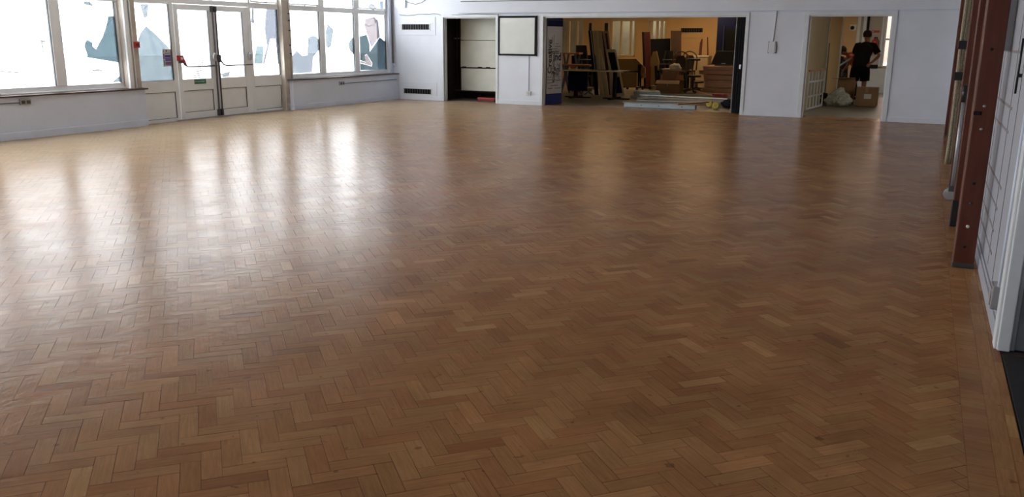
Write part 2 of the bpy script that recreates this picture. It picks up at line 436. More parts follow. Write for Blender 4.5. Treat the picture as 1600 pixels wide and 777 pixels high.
for i, (ce, H, r_) in enumerate(blocks):
    if i in near: continue
    g = .00025 + .0011*rnd.random()**2.5
    q = [(r_[0]+g, r_[1]+g), (r_[2]-g, r_[1]+g), (r_[2]-g, r_[3]-g), (r_[0]+g, r_[3]-g)]
    poly = []
    mc = ((r_[0]+r_[2])/2, (r_[1]+r_[3])/2)
    for a_, b_ in q:
        w_ = Wd(a_, b_); uu, vv = a_-mc[0], b_-mc[1]
        poly.append((w_.x, w_.y, uu, vv) if H else (w_.x, w_.y, vv, uu))
    if max(p[0] for p in poly) > XB-.0005: poly = clip(poly, XB-.0006)
    add_block(poly, tilt[i], ce, R(45) if H else R(135), rnd.random())
def rect_block(x0, x1, y0, y1, along_y=True):
    g = .0004; x0 += g; x1 -= g; y0 += g; y1 -= g; cx, cy = (x0+x1)/2, (y0+y1)/2
    c4 = [(x0, y0), (x1, y0), (x1, y1), (x0, y1)]
    poly = [(x, y, y-cy, x-cx) if along_y else (x, y, x-cx, y-cy) for x, y in c4]
    return poly, Vector((cx, cy))
y = -.6; row = []
while y < 18.1:        # header course of short blocks, two stretcher courses
    row.append((XB, .388, y, y+BW, False)); y += BW
for (xa, xb, o_) in ((.388, .455, .1), (.455, .492, .02)):
    y = -.6-o_
    while y < 18.1:
        row.append((xa, xb, y, y+BL, True)); y += BL
bn = 0
for (x0, x1, y0, y1, al) in row:
    tl = (rnd.gauss(0, .002), rnd.gauss(0, .002), 0)
    if 3.1 < (y0+y1)/2 < 4.6 and bn < 60:
        bn += 1
        b = B(); cx, cy = (x0+x1)/2, (y0+y1)/2; g = .0004
        x_, y_ = (x1-x0)/2-g, (y1-y0)/2-g
        me = bpy.data.meshes.new('border_block'); me.from_pydata([(-x_, -y_, -.02), (x_, -y_, -.02), (x_, y_, -.02), (-x_, y_, -.02), (-x_, -y_, 0), (x_, -y_, 0), (x_, y_, 0), (-x_, y_, 0)], [], [(0, 3, 2, 1), (4, 5, 6, 7), (0, 1, 5, 4), (1, 2, 6, 5), (2, 3, 7, 6), (3, 0, 4, 7)])
        ul = me.uv_layers.new(name='UVMap')
        for l in me.loops:
            p = me.vertices[l.vertex_index].co; ul.data[l.index].uv = (p.y, p.x) if al else (p.x, p.y)
        me.materials.append(M['block_obj'])
        o = bpy.data.objects.new('border_block', me); C.objects.link(o); o.parent = floor_o; o.location = (cx, cy, 0); o.rotation_euler = (tl[0], tl[1], 0)
        continue
    poly, ce = rect_block(x0, x1, y0, y1, al)
    add_block(poly, tl, ce, 0, rnd.random())
me = bpy.data.meshes.new('floor_blocks'); me.from_pydata(V, [], F)
at = me.attributes.new('rnd', 'FLOAT', 'FACE'); at.data.foreach_set('value', RN)
ul = me.uv_layers.new(name='UVMap')
vi = [0]*len(me.loops); me.loops.foreach_get('vertex_index', vi)
ul.data.foreach_set('uv', [c_ for i in vi for c_ in U[i]])
me.materials.append(M['block']); me.materials.append(M['sub'])
me.polygons.foreach_set('material_index', MI)
fb = bpy.data.objects.new('floor_blocks', me); C.objects.link(fb); fb.parent = floor_o; fb['kind'] = 'stuff'

# --- ceiling, back wall, left wall pieces
st('ceiling', B().box(-12.6, 1.6, -5.2, 18.8, ZC, ZC+.15), M['ceil'])
st('wall_back', B().box(-12.6, 1.6, -5.2, -5, -.05, ZC), M['lav'])
wl = B()
wl.box(-12.5, -12.14, -5, 18.8, 2.93, ZC)           # above the windows
wl.box(-12.5, -12.14, -5, -4.6, -.05, 2.93)
wl.box(-12.5, -12.14, 18.42, 18.8, -.05, 2.93)      # strip by the corner
wl.box(-12.5, -12.0, -5, 10.66, -.05, .615)       # apron
wl.box(-12.5, -12.0, 14.52, 18.75, -.05, .615)
st('wall_left', wl, M['lav2'])
st('baseboard_left', B().box(-12.0, -11.982, -5, 10.66, 0, .11).box(-12.0, -11.982, 14.52, 18.6, 0, .11).box(-12.14, -11.982, 14.505, 14.52, 0, .11), M['lav2'], bevel=.004)
st('trim_1', B().box(-12.2, -11.965, -5, 10.70, .617, .642).box(-12.2, -11.965, 14.46, 18.58, .617, .642), M['sill'], bevel=.004, label='dark brown window sill board along the top of the left wall apron')
# columns between bays
cb = B()
for y0, y1 in ((2.1, 2.35), (6.35, 6.62), (10.42, 10.69)):
    cb.box(-12.26, -12.10, y0, y1, .642 if y0 < 10 else .642, 2.93)
cb.box(-12.26, -12.10, 14.40, 14.66, .0, 2.93)
st('trim_2', cb, M['col'], bevel=.006, label='worn cream painted columns between the window bays')
st('trim_3', B().box(-12.10, -12.055, 10.42, 10.50, .642, 2.93).box(-12.10, -12.075, 10.56, 10.575, .642, 2.93), M['upvc'], bevel=.004, label='pale casing strip on the column left of the doors')
o = thing('cable_conduit', 'flaking cable conduit on the cream column right of the doors', 'conduit', (-12.09, 14.60, .62))
obj('tube', B().tube([(0, 0, 0), (0, .0, .95), (0, .01, 1.0), (0, 0, 2.2)], .012, 8), M['col'], o, smooth=True)
for z in (.55, .72, 1.02, 1.22, 1.36): obj('clip', B().box(-.01, .016, -.022, .022, z-.012, z+.012), M['dsteel'], o)

# --- windows on the left wall
def bars(b, y0, y1, z0, z1, x0=XW-.07, x1=XW): b.box(x0, x1, y0, y1, z0, z1)
def window_bay(n, y0, y1, mull, zs=.642, open_upper=()):
    b = B()
    edges = [y0]+[c for c in mull]+[y1]
    fw = .075
    bars(b, y0, y1, zs, zs+.095); bars(b, y0, y1, 2.055, 2.165); bars(b, y0, y1, 2.84, 2.93)
    bars(b, y0, y0+.04, zs+.095, 2.055); bars(b, y0, y0+.04, 2.165, 2.84); bars(b, y1-.05, y1, zs+.095, 2.055); bars(b, y1-.05, y1, 2.165, 2.84)
    for c in mull: bars(b, c-.09, c+.09, zs+.095, 2.055, XW-.07, XW+.012); bars(b, c-.09, c+.09, 2.165, 2.84, XW-.07, XW+.012)
    w = st('window_%d' % n, b, M['upvc'], bevel=.006)
    ge = B(); lo = []
    ys = [y0+.04]+sum([[c-.09, c+.09] for c in mull], [])+[y1-.05]
    for i in range(0, len(ys), 2):
        a, c = ys[i], ys[i+1]
        for (z0, z1) in ((zs+.095, 2.055), (2.165, 2.84)):
            obj('pane', B().box(XW-.042, XW-.036, a, c, z0, z1), M['film' if (z0 < 1 and y0 > 6) else 'glass'], w)
            ge.box(XW-.03, XW-.002, c-.012, c-.001, z0, z1); ge.box(XW-.03, XW-.01, a+.001, a+.006, z0, z1)
        # hopper sash with stay
        if i//2 in open_upper:
            obj('sash', B().box(XW-.002, XW+.02, a, c, 2.166, 2.20).box(XW-.002, XW+.02, a, a+.03, 2.2, 2.8).box(XW-.002, XW+.02, c-.03, c, 2.2, 2.8).box(XW-.002, XW+.02, a, c, 2.8, 2.84), M['upvc'], w, bevel=.003)
            h = obj('window_handle', B().box(XW+.02, XW+.045, (a+c)/2-.06, (a+c)/2+.06, 2.165, 2.185).tube([(XW+.03, (a+c)/2-.02, 2.175), (XW+.06, (a+c)/2, 2.15)], .008), M['steel'], w)
    obj('gasket', ge, M['gasket'], w)
    return w, ys
w1, _ = window_bay(1, 6.62, 10.42, (8.02, 9.245), open_upper=(1,))
w0, _ = window_bay(6, 2.35, 6.35, (3.75, 5.05))
w00, _ = window_bay(10, -4.6, 2.1, (-3.2, -1.9, -.6, .7))  # unseen rear bay added behind the camera to light the near floor
w4, ysr = window_bay(2, 14.66, 18.42, (15.83, 17.13), open_upper=(0, 2))
# wider lower cill member
for w, a, c in ((w1, 6.62, 10.42), (w4, 14.66, 18.42)):
    obj('cill_strip', B().box(XW, XW+.05, a, c, .643, .665), M['upvc'], w, bevel=.004)
# side lights and transom lights of the entrance
def side_light(n, y0, y1, g0, g1):
    b = B()
    bars(b, y0, g0, 0, 2.93); bars(b, g1, y1, 0, 2.93)
    bars(b, g0, g1, 0, .06); bars(b, g0, g1, .53, .735); bars(b, g0, g1, 2.055, 2.165); bars(b, g0, g1, 2.84, 2.93)
    w = st('window_%d' % n, b, M['upvc'], bevel=.005)
    obj('lower_panel', B().box(XW-.05, XW-.014, g0, g1, .06, .53), M['upvc'], w)
    obj('shadow_gap', B().box(XW-.012, XW-.003, g0, g1, .522, .53).box(XW-.012, XW-.003, g1-.014, g1, .06, .53).box(XW-.012, XW-.003, g0, g1, .06, .068), M['gasket'], w)
    obj('pane', B().box(XW-.042, XW-.036, g0, g1, .735, 2.055), M['film'], w)
    obj('pane', B().box(XW-.042, XW-.036, g0, g1, 2.165, 2.84), M['glass'], w)
    obj('gasket', B().box(XW-.03, XW-.002, g1-.014, g1-.001, .735, 2.055).box(XW-.03, XW-.002, g0, g1, .735, .742), M['gasket'], w)
    return w
s1 = side_light(3, 10.69, 11.60, 10.70, 11.515)
s2 = side_light(4, 13.52, 14.40, 13.59, 14.385)
obj('sash', B().box(XW-.002, XW+.02, 13.59, 14.385, 2.166, 2.20).box(XW-.002, XW+.02, 13.59, 13.62, 2.2, 2.84).box(XW-.002, XW+.02, 14.355, 14.385, 2.2, 2.84), M['upvc'], s2, bevel=.003)
obj('window_handle', B().box(XW+.02, XW+.045, 13.93, 14.03, 2.165, 2.18), M['steel'], s2)
tr = B(); bars(tr, 11.60, 13.52, 2.075, 2.165); bars(tr, 11.60, 13.52, 2.84, 2.93); bars(tr, 12.53, 12.60, 2.165, 2.84)
w6 = st('window_5', tr, M['upvc'], bevel=.005)
obj('pane', B().box(XW-.042, XW-.036, 11.60, 12.53, 2.165, 2.84), M['glass'], w6); obj('pane', B().box(XW-.042, XW-.036, 12.60, 13.52, 2.165, 2.84), M['glass'], w6)
# doors
def leaf(n, y0, y1, g0, g1, meet):
    b = B(); x0, x1 = XW-.05, XW+.005
    b.box(x0, x1, y0, g0, .02, 2.07); b.box(x0, x1, g1, y1, .02, 2.07)
    b.box(x0, x1, g0, g1, .02, .14); b.box(x0, x1, g0, g1, .535, .74); b.box(x0, x1, g0, g1, 1.97, 2.07)
    d = st('door_%d' % n, b, M['upvc'], bevel=.005)
    obj('lower_panel', B().box(x0, XW-.014, g0, g1, .14, .535), M['upvc'], d)
    obj('shadow_gap', B().box(XW-.012, XW, g0, g1, .528, .535).box(XW-.012, XW, g1-.014, g1, .14, .535).box(XW-.012, XW, g0, g1, .14, .147), M['gasket'], d)
    obj('pane', B().box(XW-.032, XW-.026, g0, g1, .74, 1.97), M['film'], d)
    obj('gasket', B().box(XW-.02, XW+.004, g1-.012, g1-.001, .74, 1.97), M['gasket'], d)
    # push bar
    ya, yb = y0+.03, y1-.02
    obj('push_bar', B().tube([(XW+.03, ya+.03, 1.11), (XW+.075, ya+.07, 1.0), (XW+.09, ya+.14, .965), (XW+.09, yb-.05, .972)], .014, 8), M['dsteel'], d, smooth=True)
    obj('bar_bracket', B().box(XW+.005, XW+.05, ya-.01, ya+.06, 1.03, 1.17), M['dsteel'], d, bevel=.008)
    obj('bar_bracket', B().lathe([(.03, 0), (.045, .01), (.045, .04), (.02, .05)], 12, Matrix.Translation((XW+.005, yb-.03, 1.13)) @ Matrix.Rotation(R(90), 4, 'Y') @ Matrix.Diagonal((1.8, 1, 1, 1))), M['steel'], d, smooth=True)
    obj('vertical_rod', B().tube([(XW+.035, meet, .04), (XW+.035, meet, 2.05)], .014, 8).box(XW+.005, XW+.05, meet-.022, meet+.022, .03, .15).box(XW+.005, XW+.05, meet-.022, meet+.022, 1.95, 2.06), M['dsteel'], d)
    return d
d1 = leaf(1, 11.61, 12.555, 11.705, 12.44, 12.515)
d2 = leaf(2, 12.565, 13.515, 12.66, 13.34, 12.60)
obj('gasket', B().box(XW-.02, XW+.008, 12.553, 12.567, .02, 2.07), M['gasket'], d1)
obj('emergency_handle', B().box(XW+.006, XW+.06, 11.59, 11.71, 1.07, 1.17).bar((XW+.04, 11.70, 1.15), (XW+.06, 11.76, .98), .03, .035), M['red'], d1, bevel=.01)['label'] = 'red emergency push bar end with a pink label'
obj('handle_label', B().box(XW+.061, XW+.063, 11.64, 11.69, 1.095, 1.14), M['paper'], d1)
pk = obj('green_sticker', B().box(XW+.006, XW+.009, 11.97, 12.26, .645, .735), M['green'], d1); pk['label'] = 'green door sticker with white lettering'
YZ = Matrix(((0, 0, 1, 0), (1, 0, 0, 0), (0, 1, 0, 0), (0, 0, 0, 1)))    # text plane facing +X, reading along +Y
text_obj('lettering', 'Push bar to open', .034, Matrix.Translation((XW+.0095, 11.985, .68)) @ YZ, M['paper'], d1)
st('trim_4', B().box(XW-.07, XW+.02, 11.5, 14.45, 0, .02), M['steel'], label='metal door threshold strip below the glazed doors')
# poster on the left side light
ps = thing('window_poster', 'small purple and white notice stuck on the glass left of the doors', 'poster', (XW-.034, 11.33, .98))
y0p, y1p = onX(256, 81, XW).y, onX(270.5, 105, XW).y
obj('sheet', B().box(0, .002, y0p-11.33, y1p-11.33, .0, .30), M['paper'], ps)
for i, (c_, a, b_, z0, z1) in enumerate((('p1', .25, .95, .16, .20), ('p2', .25, .95, .09, .155), ('p3', .25, .95, .025, .08), ('p1', .25, .9, .225, .235), ('p3', .02, .2, .13, .22), ('p4', .05, .2, .02, .11), ('p1', .05, .15, .25, .28), ('p1', .4, .55, .255, .285))):
    k = {'p1': (.06, .05, .2), 'p2': (.16, .12, .38), 'p3': (.26, .10, .3), 'p4': (.12, .3, .2)}[c_]
    if c_ not in M: M[c_] = mat('poster_ink_'+c_[-1], k, .6)
    ww = y1p-y0p
    obj('printed_band', B().box(.002, .003, y0p-11.33+a*ww, y0p-11.33+b_*ww, z0, z1), M[c_], ps)
# call point
cp = thing('fire_call_point', 'red fire alarm call point on the cream column left of the doors', 'alarm', (-12.095, 10.63, 1.36))
obj('body', B().box(0, .045, -.055, .055, -.05, .05), M['red'], cp, bevel=.006); obj('press_plate', B().box(.045, .048, -.03, .03, -.02, .02), M['dred'], cp)

# printed translucent film on the panes (flat prints on the real glass)
LW = WS*FT
def film(name, parent, c, pts, sc, ox, oy, k=0):
    M_ = tint(name+'_tint', tuple(min(1, x/LW) for x in c) if k == 0 else c)
    poly = [onX(ox+x*sc, oy+y*sc, XW-.034+.0012*k) for x, y in pts]
    o = obj('film_print', B().prism(poly, (.0008, 0, 0)), M_, parent); return o
q = .1673
o = film('dark_curve', w1, (.30, .43, .49), [(290, 150), (370, 150), (383, 185), (425, 590), (330, 575), (90, 535), (98, 515), (70, 430), (78, 395), (100, 370), (150, 402), (146, 430), (180, 460), (212, 395), (238, 350), (262, 280), (285, 200)], q, 120, 0)
o['label'] = 'blue grey printed shape on the second pane'
film('edge_strip', w1, (.75, .9, .98), [(338, 12), (368, 12), (375, 152), (345, 152)], q, 120, 0)
film('low_strip', w1, (.62, .75, .82), [(330, 768), (400, 710), (395, 592), (425, 590), (443, 762)], q, 120, 0)
film('scribble', w1, (.5, .56, .62), [(60, 15), (120, 12), (180, 90), (150, 60), (110, 50), (70, 40)], q, 120, 0)
film('stroke', w1, (.4, .42, .48), [(140, 655), (205, 648), (280, 672), (205, 662), (150, 666)], q, 120, 0)
film('stroke_b', w1, (.5, .52, .58), [(0, 357), (95, 366), (150, 372), (95, 371), (0, 362)], .309, 0, 0)
film('stroke_c', w1, (.5, .52, .58), [(195, 203), (245, 205), (245, 209), (215, 212), (222, 270), (218, 270), (208, 212)], .309, 0, 0)
q = .2575
film('dome', s1, (.60, .72, .78), [(110, 158), (160, 200), (240, 280), (262, 310), (288, 488), (62, 495), (45, 290), (75, 200)], q, 200, 0)['label'] = 'pale blue printed dome on the side pane'
film('dome_fold', s1, (.86, .9, .92), [(112, 165), (125, 180), (175, 300), (190, 485), (170, 488), (155, 310)], q, 200, 0, 1)
film('drip', s1, (.7, .78, .85), [(72, 25), (125, 25), (118, 100), (98, 110), (85, 70)], q, 200, 0)
for i in range(9):
    t = i/9; y_ = 360+t*118; xl = 447-t*62; xr = 462-t*26
    film('stripe', d1, (.35, .38, .42), [(xl, y_+6), (xr, y_), (xr, y_+6), (xl, y_+12)], q, 200, 0)
film('scrawl', d2, (.68, .74, .8), [(562, 450), (590, 440), (620, 436), (612, 466), (575, 468)], q, 200, 0)
q = .1288
film('hair', s2, (.62, .66, .76), [(590, 100), (705, 100), (735, 110), (745, 470), (775, 775), (735, 775), (700, 470), (640, 470), (570, 775), (545, 775), (600, 560), (570, 350)], q, 340, 0)['label'] = 'printed hair strands on the right side pane'
film('ear', s2, (.45, .5, .6), [(415, 98), (438, 98), (438, 200), (450, 270), (428, 292), (405, 262), (415, 190)], q, 340, 0)
film('mouth', s2, (.5, .52, .6), [(480, 348), (505, 356), (560, 318), (530, 352), (502, 370)], q, 340, 0)
film('eye', s2, (.6, .62, .7), [(555, 180), (585, 188), (580, 200), (560, 192)], q, 340, 0)
film('collar', s2, (.65, .85, .9), [(470, 560), (560, 560), (545, 775), (440, 775)], q, 340, 0)
q = .1544
film('skyline', w4, (.70, .78, .88), [(270, 380), (312, 360), (355, 370), (388, 432), (388, 490), (320, 580), (308, 735), (105, 745), (95, 580), (150, 510), (210, 565), (258, 560)], q, 440, 0)
film('leaf', w4, (.68, .78, .85), [(465, 240), (525, 300), (500, 468), (470, 490), (450, 468), (445, 330)], q, 440, 0)
film('elbow', w4, (.55, .64, .70), [(675, 460), (690, 410), (733, 368), (733, 555), (690, 515)], q, 440, 0)
su = film('suit', w4, (.23, .31, .34), [(140, 368), (213, 350), (240, 430), (245, 520), (345, 378), (398, 420), (408, 705), (150, 712), (147, 640), (212, 655), (262, 672), (270, 640), (213, 548), (195, 562), (205, 630), (147, 610)], q, 540, 0); su['label'] = 'printed dark suit jacket on the last pane'
film('hand', w4, (.85, .74, .74), [(147, 612), (205, 631), (196, 563), (213, 550), (268, 640), (260, 670), (212, 653), (148, 638)], q, 540, 0)
film('tie', w4, (.62, .75, .98), [(238, 420), (258, 405), (268, 480), (242, 518)], q, 540, 0, 1)
film('face', w4, (.92, .82, .84), [(198, 195), (290, 172), (330, 220), (345, 372), (262, 480), (240, 420), (215, 340), (190, 260)], q, 540, 0)
film('fringe', w4, (.5, .5, .54), [(192, 152), (320, 148), (330, 208), (298, 238), (288, 186), (220, 192), (196, 198)], q, 540, 0, 1)
film('spectacles', w4, (.6, .58, .62), [(188, 238), (210, 248), (235, 262), (298, 244), (298, 252), (236, 272), (206, 262)], q, 540, 0, 1)
film('hair_top', w4, (.45, .46, .5), [(225, 82), (242, 42), (270, 36), (292, 52), (312, 84), (300, 90)], q, 540, 0)
film('pale_band', w4, (.80, .88, .93), [(345, 12), (378, 12), (382, 92), (350, 92)], q, 540, 0)

# --- far wall
def fb_(): return B(FM)
o1L, o1R = onF(693.0, 40)[0], onF(775.0, 40)[0]
bgL, bgR = onF(849.5, 30)[0], (onF(1167.4, 23.9)[0]+onF(1155.5, 180)[0])/2
drL, drR = (onF(1264.9, 24.8)[0]+onF(1251.5, 183)[0])/2, (onF(1394.7, 24.8)[0]+onF(1377.6, 189)[0])/2
HD = 2.0
b = fb_(); e = -13.0
for a, c in ((e, o1L), (o1R, bgL), (bgR, drL), (drR, .12)): b.box(a, c, 0, .14, -.05, HD)
b.box(e, .12, 0, .14, HD, ZC+.02)
st('wall_far', b, M['lav'])
# beam over the openings
bx = onF(717, 3)[0]
st('trim_5', fb_().box(bx, .05, -.07, 0, 2.085, ZC), M['lav'], bevel=.006, label='boxed beam across the top of the far wall')
st('trim_6', fb_().box(bx+.1, .02, -.012, 0, 2.055, 2.075), M['lav2'], label='thin cover strip below the beam')
def frame(n, L_, R_, w=.062, t=.02, m_=None, wl_=None):
    b = fb_(); w2 = wl_ or w
    b.box(L_-w2, L_, -t, .15, 0, HD+.06); b.box(R_, R_+w, -t, .15, 0, HD+.06); b.box(L_, R_, -t, .15, HD-.005, HD+.06)
    b.box(L_, L_+.02, .03, .12, 0, HD-.005); b.box(R_-.02, R_, .03, .12, 0, HD-.005); b.box(L_+.02, R_-.02, .03, .12, HD-.03, HD-.005)
    st('trim_%d' % n, b, m_ or M['white'], bevel=.004, label='white painted frame of %s' % {7: 'the cupboard opening', 8: 'the wide opening', 9: 'the right doorway'}[n])
frame(7, o1L, o1R); frame(8, bgL, bgR); frame(9, drL, drR, .085, .025)
b = fb_()
for a, c in ((-12.45, o1L-.062), (o1R+.062, bgL-.062), (bgR+.062, drL-.085), (drR+.085, -.005)): b.box(a, c, -.016, 0, 0, .10)
st('baseboard_far', b, M['lav'], bevel=.005)
# vents
def vent(px, py, qx, qy, label, z=None):
    u0, z1 = onF(px, py); u1, z0 = onF(qx, qy)
    t = thing('air_vent', label, 'vent', FM @ Vector(((u0+u1)/2, 0, (z0+z1)/2)), FA, 'air vents left of the cupboard')
    w, h = (u1-u0)/2, (z1-z0)/2
    fr = B()
    for a in ((-w-.14, w+.17, h+.02, h+.17), (-w-.14, w+.17, -h-.13, -h-.02), (-w-.14, -w-.02, -h-.02, h+.02), (w+.02, w+.17, -h-.02, h+.02)): fr.box(a[0], a[1], -.012, 0, a[2], a[3])
    obj('backboard', fr, M['lav'], t, bevel=.004)
    f2 = B()
    for a in ((-w-.02, w+.02, h, h+.02), (-w-.02, w+.02, -h-.02, -h), (-w-.02, -w, -h, h), (w, w+.02, -h, h)): f2.box(a[0], a[1], -.022, -.0, a[2], a[3])
    obj('frame', f2, M['white'], t)
    obj('dark_back', B().box(-w, w, -.004, -.001, -h, h), M['blackm'], t)
    n = 11
    for i in range(n):
        x = -w + (i+.5)*2*w/n
        obj('slat', B().box(x-.006, x+.006, -.016, -.006, -h, h), M['dsteel'], t)
vent(628.5, 38, 671.5, 46.5, 'upper black slotted air vent left of the cupboard opening')
vent(631.5, 138, 674, 147.5, 'lower black slotted air vent beside the skirting left of the cupboard')
# whiteboard
u0, z1 = onF(779.8, 25); u1, z0 = onF(839, 87.5)
t = thing('whiteboard', 'white board with a black frame hung between the cupboard and the wide opening', 'whiteboard', FM @ Vector(((u0+u1)/2, -.01, (z0+z1)/2)), FA)
w, h = (u1-u0)/2, (z1-z0)/2
obj('board', B().box(-w+.03, w-.03, -.02, 0, -h+.03, h-.03), M['wb'], t)
for a in ((-w, w, h-.045, h), (-w, w, -h, -h+.04), (-w, -w+.035, -h+.04, h-.045), (w-.05, w, -h+.04, h-.045)): obj('frame_bar', B().box(a[0], a[1], -.032, 0, a[2], a[3]), M['blackm'], t, bevel=.003)
# socket under it
def socket(label, loc, rz, w, h, gang, cond=None, m_='white', group=None, name='wall_socket', cat='socket', names='switch'):
    t = thing(name, label, cat, loc, rz, group)
    obj('box', B().box(-w/2, w/2, -.035, 0, -h/2, h/2), M['steel' if m_ == 'steel' else 'white'], t, bevel=.004)
    for i in range(gang):
        if names == 'rocker':
            z = h/2-(i+.5)*h/gang; obj('rocker', B().box(-w/2+.02, w/2-.02, -.045, -.035, z-.045, z+.045), M['white'], t, bevel=.003)
        else:
            x = -w/2+(i+.5)*w/gang; obj('socket_face', B().box(x-.028, x+.028, -.041, -.035, -.028, .02), M['paper' if m_ == 'white' else 'dsteel'], t, bevel=.003)
    return t
def FP(px, py, off=0):
    u, z = onF(px, py); return FM @ Vector((u, off, z))
p = FP(826, 145.5); t = socket('white socket below the whiteboard on a thin conduit', p, FA, .13, .09, 1)
zt = onF(839, 87)[1]
obj('conduit', B().tube([(.0, -.012, .045), (.0, -.012, zt-p.z-.01)], .009, 8), M['lav2'], t, smooth=True)
p = FP(1207, 74); t = socket('triple rocker switch plate on conduit between the wide opening and right doorway', p, FA, .15, .21, 3, names='rocker', name='light_switch', cat='switch')
obj('surround', B().box(-.085, .085, -.012, -.002, -.115, .115), M['dsteel'], t)
obj('conduit', B().tube([(.0, -.013, .1), (.03, -.013, 2.085-p.z)], .013, 8), M['lav'], t, smooth=True)
# alarm box and cables near the left corner
p = FP(632, 4.5); t = thing('junction_box', 'small white box with loose cable high beside the window corner', 'box', p, FA)
obj('body', B().box(-.06, .05, -.05, 0, -.11, .12), M['white'], t, bevel=.006)
t = thing('loose_cable', 'thin white cable sagging over the air vent and cupboard', 'cable', FP(625, 24), FA)
pts = []
for (x, y) in ((625, 22), (626, 23.5), (637, 24.3), (648, 23.5), (655, 22), (672, 22.5), (676, 21.5), (684, 22), (690, 24), (700, 23.3), (716, 23.2), (745, 22), (779, 23)):
    v = FM.inverted() @ FP(x, y); v0 = FM.inverted() @ FP(625, 24); pts.append((v.x-v0.x, -.012 if x < 716 else -.02, v.z-v0.z))
obj('cable', B().tube(pts, .006, 6), M['inkg'], t, smooth=True)
t = thing('looped_cable', 'white cable looping from the small box up the far wall', 'cable', FP(634, 3), FA)
pts = []
v0 = FM.inverted() @ FP(634, 3)
for (x, y) in ((634, 1.5), (642, 5), (651, 6.5), (660, 4), (667, -1)):
    v = FM.inverted() @ FP(x, y); pts.append((v.x-v0.x, -.03, v.z-v0.z))
obj('cable', B().tube(pts, .008, 6), M['inkg'], t, smooth=True)
t = thing('beam_conduit', 'grey conduit clipped along the face of the beam', 'conduit', FM @ Vector((bx+.1, -.082, onF(800, 1.5)[1])), FA)
obj('tube', B().tube([(0, 0, 0), (11.0, 0, .0)], .010, 8), M['inkg'], t, smooth=True)
# conduit and outlet on the left wall by the corner
yc = onX(614, 101, -12.14).y
t = thing('wall_outlet', 'round outlet at the foot of a conduit beside the last window', 'outlet', (-12.138, yc, onX(614, 101, -12.14).z))
obj('outlet_body', B().lathe([(.05, 0), (.055, .02), (.04, .05)], 12, Matrix.Rotation(R(90), 4, 'Y')), M['lav2'], t, smooth=True)
obj('conduit', B().tube([(.02, -.02, .04), (.02, -.02, 2.0)], .022, 8), M['inkg'], t, smooth=True)
obj('conduit', B().tube([(.02, .06, .04), (.02, .06, 2.0)], .010, 6), M['lav2'], t, smooth=True)
# sockets on the apron
for (px, py, lab, cdir) in ((38, 159, 'metal twin socket on the low wall under the left window', -1), (533, 130, 'metal twin socket on the low wall under the right window', 1)):
    p = onX(px, py, XL)
    t = socket(lab, (XL, p.y, p.z), R(90), .17, .085, 2, m_='steel')
    obj('conduit', B().tube([(.08*cdir, -.012, -.01), ((3.6 if cdir < 0 else 2.3)*cdir, -.012, .0)], .008, 6), M['inkg'], t, smooth=True)

# --- cupboard niche
def rbox(b, x0, x1, y0, y1, z0, z1): b.box(x0, x1, y0, y1, z0, z1)
b = fb_(); nl, nr = o1L-.25, o1R+.12; nd = 1.35
b.box(nl-.1, nl, .14, nd, -.05, 2.5); b.box(nr, nr+.1, .14, nd, -.05, 2.5); b.box(nl-.1, nr+.1, nd, nd+.1, -.05, 2.5); b.box(nl-.1, nr+.1, .14, nd, 2.45, 2.5)
st('wall_cupboard', b, M['darkint'])
st('floor_cupboard', fb_().box(nl-.1, nr+.1, .0, nd, -.05, -.006), M['darkint'])
bp0 = .75
def pan(px0, py0, px1, py1, off, lab):
    u0, z1 = onF(px0, py0, off); u1, z0 = onF(px1, py1, off)
    t = thing('cream_board', lab, 'board', FM @ Vector(((u0+u1)/2, off, z0)), FA)
    w = (u1-u0)/2; h = z1-z0
    obj('sheet', B().box(-w, w, 0, .03, 0, h), M['cream'], t, bevel=.004)
    return t, w, h
t, w, h = pan(719.5, 31-14, 774+8, 63.0, bp0, 'top cream board standing in the cupboard')
t, w, h = pan(719.5, 63.3, 774+8, 106.3, bp0, 'middle cream board in the cupboard with slots along its foot')
for k in (0.05, .55, .8): obj('slot', B().box(-w+2*w*k*.8, -w+2*w*k*.8+.12, -.004, .0, .0, .015), M['blackm'], t)
t, w, h = pan(720.5, 106.6, 774+8, 143.5, bp0, 'lowest cream board standing above the pipes in the cupboard')
t = thing('heating_pipes', 'dark copper heating pipes rising inside the cupboard', 'pipes', FM @ Vector((onF(712, 140, .9)[0], .9, 0)), FA)
for i, (dx, r_) in enumerate(((-.12, .028), (.06, .022), (.14, .018))):
    b = B().tube([(dx, 0, .28-.05*i), (dx, 0, 2.4)], r_, 8); obj('riser', b, M['pipe'], t, smooth=True)
for i in range(2): obj('pipe_run', B().tube([(-.1+.1*i, -.03, .22+.08*i), (1.35, -.03, .2+.08*i)], .03, 8), M['pipe'], t, smooth=True)
obj('valve', B().lathe([(.02, -.06), (.06, -.05), (.06, .0), (.02, .02)], 10, Matrix.Translation((-.2, -.04, 1.0)) @ Matrix.Rotation(R(90), 4, 'X')), M['blackm'], t, smooth=True)
obj('clip_rail', B().box(-.16, .2, -.01, .03, 1.49, 1.52), M['steel'], t)
p = onZ(760, 159)
t = thing('dustpan_brush', 'dark red brush head lying on the cupboard floor', 'brush', (p.x, p.y+.02, -.005), FA)
obj('stock', B().box(-.24, .24, -.05, .05, .05, .10), M['red'], t, bevel=.01); 
obj('bristles', B().box(-.23, .23, -.045, .045, 0, .05), M['dred'], t)

